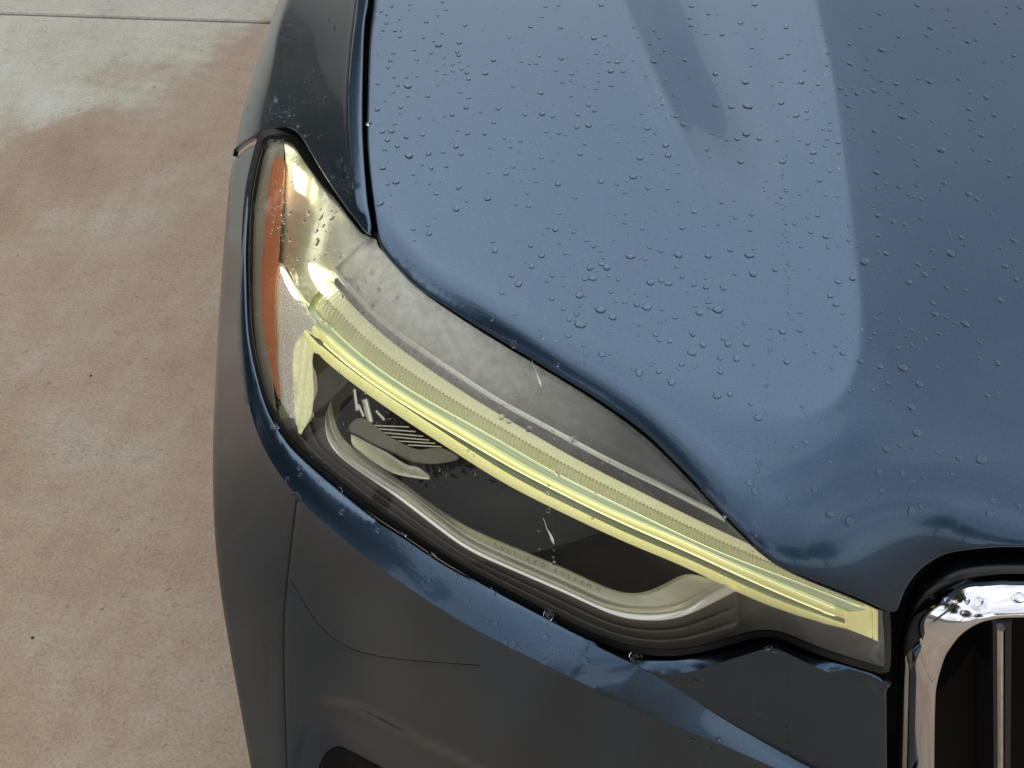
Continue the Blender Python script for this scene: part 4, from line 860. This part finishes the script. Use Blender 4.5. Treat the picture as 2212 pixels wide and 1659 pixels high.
# ------------------------------------------------------------------ trees around the pavement (seen only as reflections)
bark = M('bark', (.10, .08, .06), .9); leaf = M('leaves', (.05, .075, .03), .6); frondm = M('palm_frond', (.06, .09, .035), .5)
def leafy(name, r, h, n, size):
    V, F = [], []
    cl = [Vector((random.gauss(0, .45) * r, random.gauss(0, .45) * r, h + random.gauss(0, .38) * r)) for _ in range(26)]
    for _ in range(n):
        c = random.choice(cl) + Vector([random.gauss(0, .17) * r for _ in range(3)]); dv = c - Vector((0, 0, h)); c = Vector((0, 0, h)) + dv * min(1, 1.05 * r / max(dv.length, .01))
        a = Vector([random.gauss(0, 1) for _ in range(3)]).normalized(); b = a.orthogonal().normalized() * size * random.uniform(.6, 1.3); a = a * size * random.uniform(.6, 1.3)
        k = len(V); V += [c - a, c + b * .6, c + a, c - b * .6]; F.append((k, k + 1, k + 2, k + 3))
    return mesh(name, V, F)
def trunk(name, h, r0, r1, lean=0.):
    V, F = [], []
    for k in range(9):
        u = k / 8
        for i in range(10): a = i * math.tau / 10; rr = (r0 + (r1 - r0) * u) * (1 + .1 * math.sin(3 * a + k)); V.append((rr * math.cos(a) + lean * u * u, rr * math.sin(a), h * u))
    for k in range(8):
        for i in range(10): j = (i + 1) % 10; F.append((k * 10 + i, k * 10 + j, k * 10 + 10 + j, k * 10 + 10 + i))
    return mesh(name, V, F)
cm, tm_ = leafy('crown', 2.6, 4.6, 5200, .12), trunk('trunk', 4.2, .22, .12)
def tree(x, y, s, label, group=None):
    e = tag(empty('leafy_tree', (x, y, -.05)), label, 'tree', group); e.scale = (s, s, s); e.rotation_euler = (0, 0, random.uniform(0, 6.2))
    for nm, me, m in (('crown', cm, leaf), ('trunk', tm_, bark)):
        o = bpy.data.objects.new(nm, me); COL.objects.link(o); o.parent = e
        if not me.materials: me.materials.append(m)
def palm_parts():
    V, F = [], []
    for k in range(34):
        az = random.uniform(0, math.tau); el = random.uniform(-.5, 1.1); Ln = random.uniform(1.8, 2.5); pr_ = Vector((0, 0, 8.0)); d = Vector((math.cos(az) * math.cos(el), math.sin(az) * math.cos(el), math.sin(el)))
        for q in range(14):
            nx = pr_ + d * Ln / 14; d = (d + Vector((0, 0, -.13))).normalized(); sd = d.cross(Vector((0, 0, 1))).normalized()
            for sg in (-1, 1):
                b = len(V); tip = pr_ + sd * sg * .55 * math.sin(math.pi * (q + 1.5) / 16) + d * .25 - Vector((0, 0, .12)); V += [pr_, nx, tip]; F.append((b, b + 1, b + 2))
            pr_ = nx
    return mesh('crown', V, F), trunk('trunk', 8.0, .20, .13, .0)
pc, pt = palm_parts(); pc.materials.append(frondm); pt.materials.append(bark)
def palm(x, y, s, label, group='palms beyond the pavement'):
    e = tag(empty('palm_tree', (x, y, -.05)), label, 'palm tree', group); e.scale = (s, s, s); e.rotation_euler = (0, 0, random.uniform(0, 6.2))
    for nm, me in (('crown', pc), ('trunk', pt)):
        o = bpy.data.objects.new(nm, me); COL.objects.link(o); o.parent = e
def hedge(x, y, rz, label):
    V, F = [], []
    for _ in range(9000):
        c = Vector((random.uniform(-5, 5), random.gauss(0, .38), 3.1 * random.random() ** .7)); a = Vector([random.gauss(0, 1) for _ in range(3)]).normalized(); b = a.orthogonal().normalized() * random.uniform(.05, .1); a = a * random.uniform(.07, .14)
        k = len(V); V += [c - a, c + b, c + a, c - b]; F.append((k, k + 1, k + 2, k + 3))
    o = link('hedge', mesh('hedge', V, F), leaf, smooth=False); o.location = (x, y, -.05); o.rotation_euler = (0, 0, R(rz)); tag(o, label, 'hedge')
hedge(-10.5, 6.5, 80, 'tall clipped green hedge along the left edge of the concrete, out of the picture')
hedge(-8.0, 15.5, 35, 'tall clipped green hedge behind the car at the far corner, out of the picture')
TREES = [(-7.0, 15, 1.8), (-11, 13, 1.7), (-13, 9, 1.1), (-12, 4.5, 1.2), (-14, -1, 1.3), (-12, -6, 1.1), (-9, -11, 1.15), (-3.5, -14, 1.2), (3, -13, 1.0), (9, -14, 1.2)]
tree(-8.0, -.5, 1.75, 'tallest broad leafy tree close on the lamp side of the car', None)
palm(-6.3, -2.9, .95, 'tall palm tree beyond the pavement mirrored in the bonnet edge', None)
for x, y, s_ in TREES: tree(x, y, s_, 'broad leafy tree beyond the pavement, out of the picture', 'trees around the pavement')
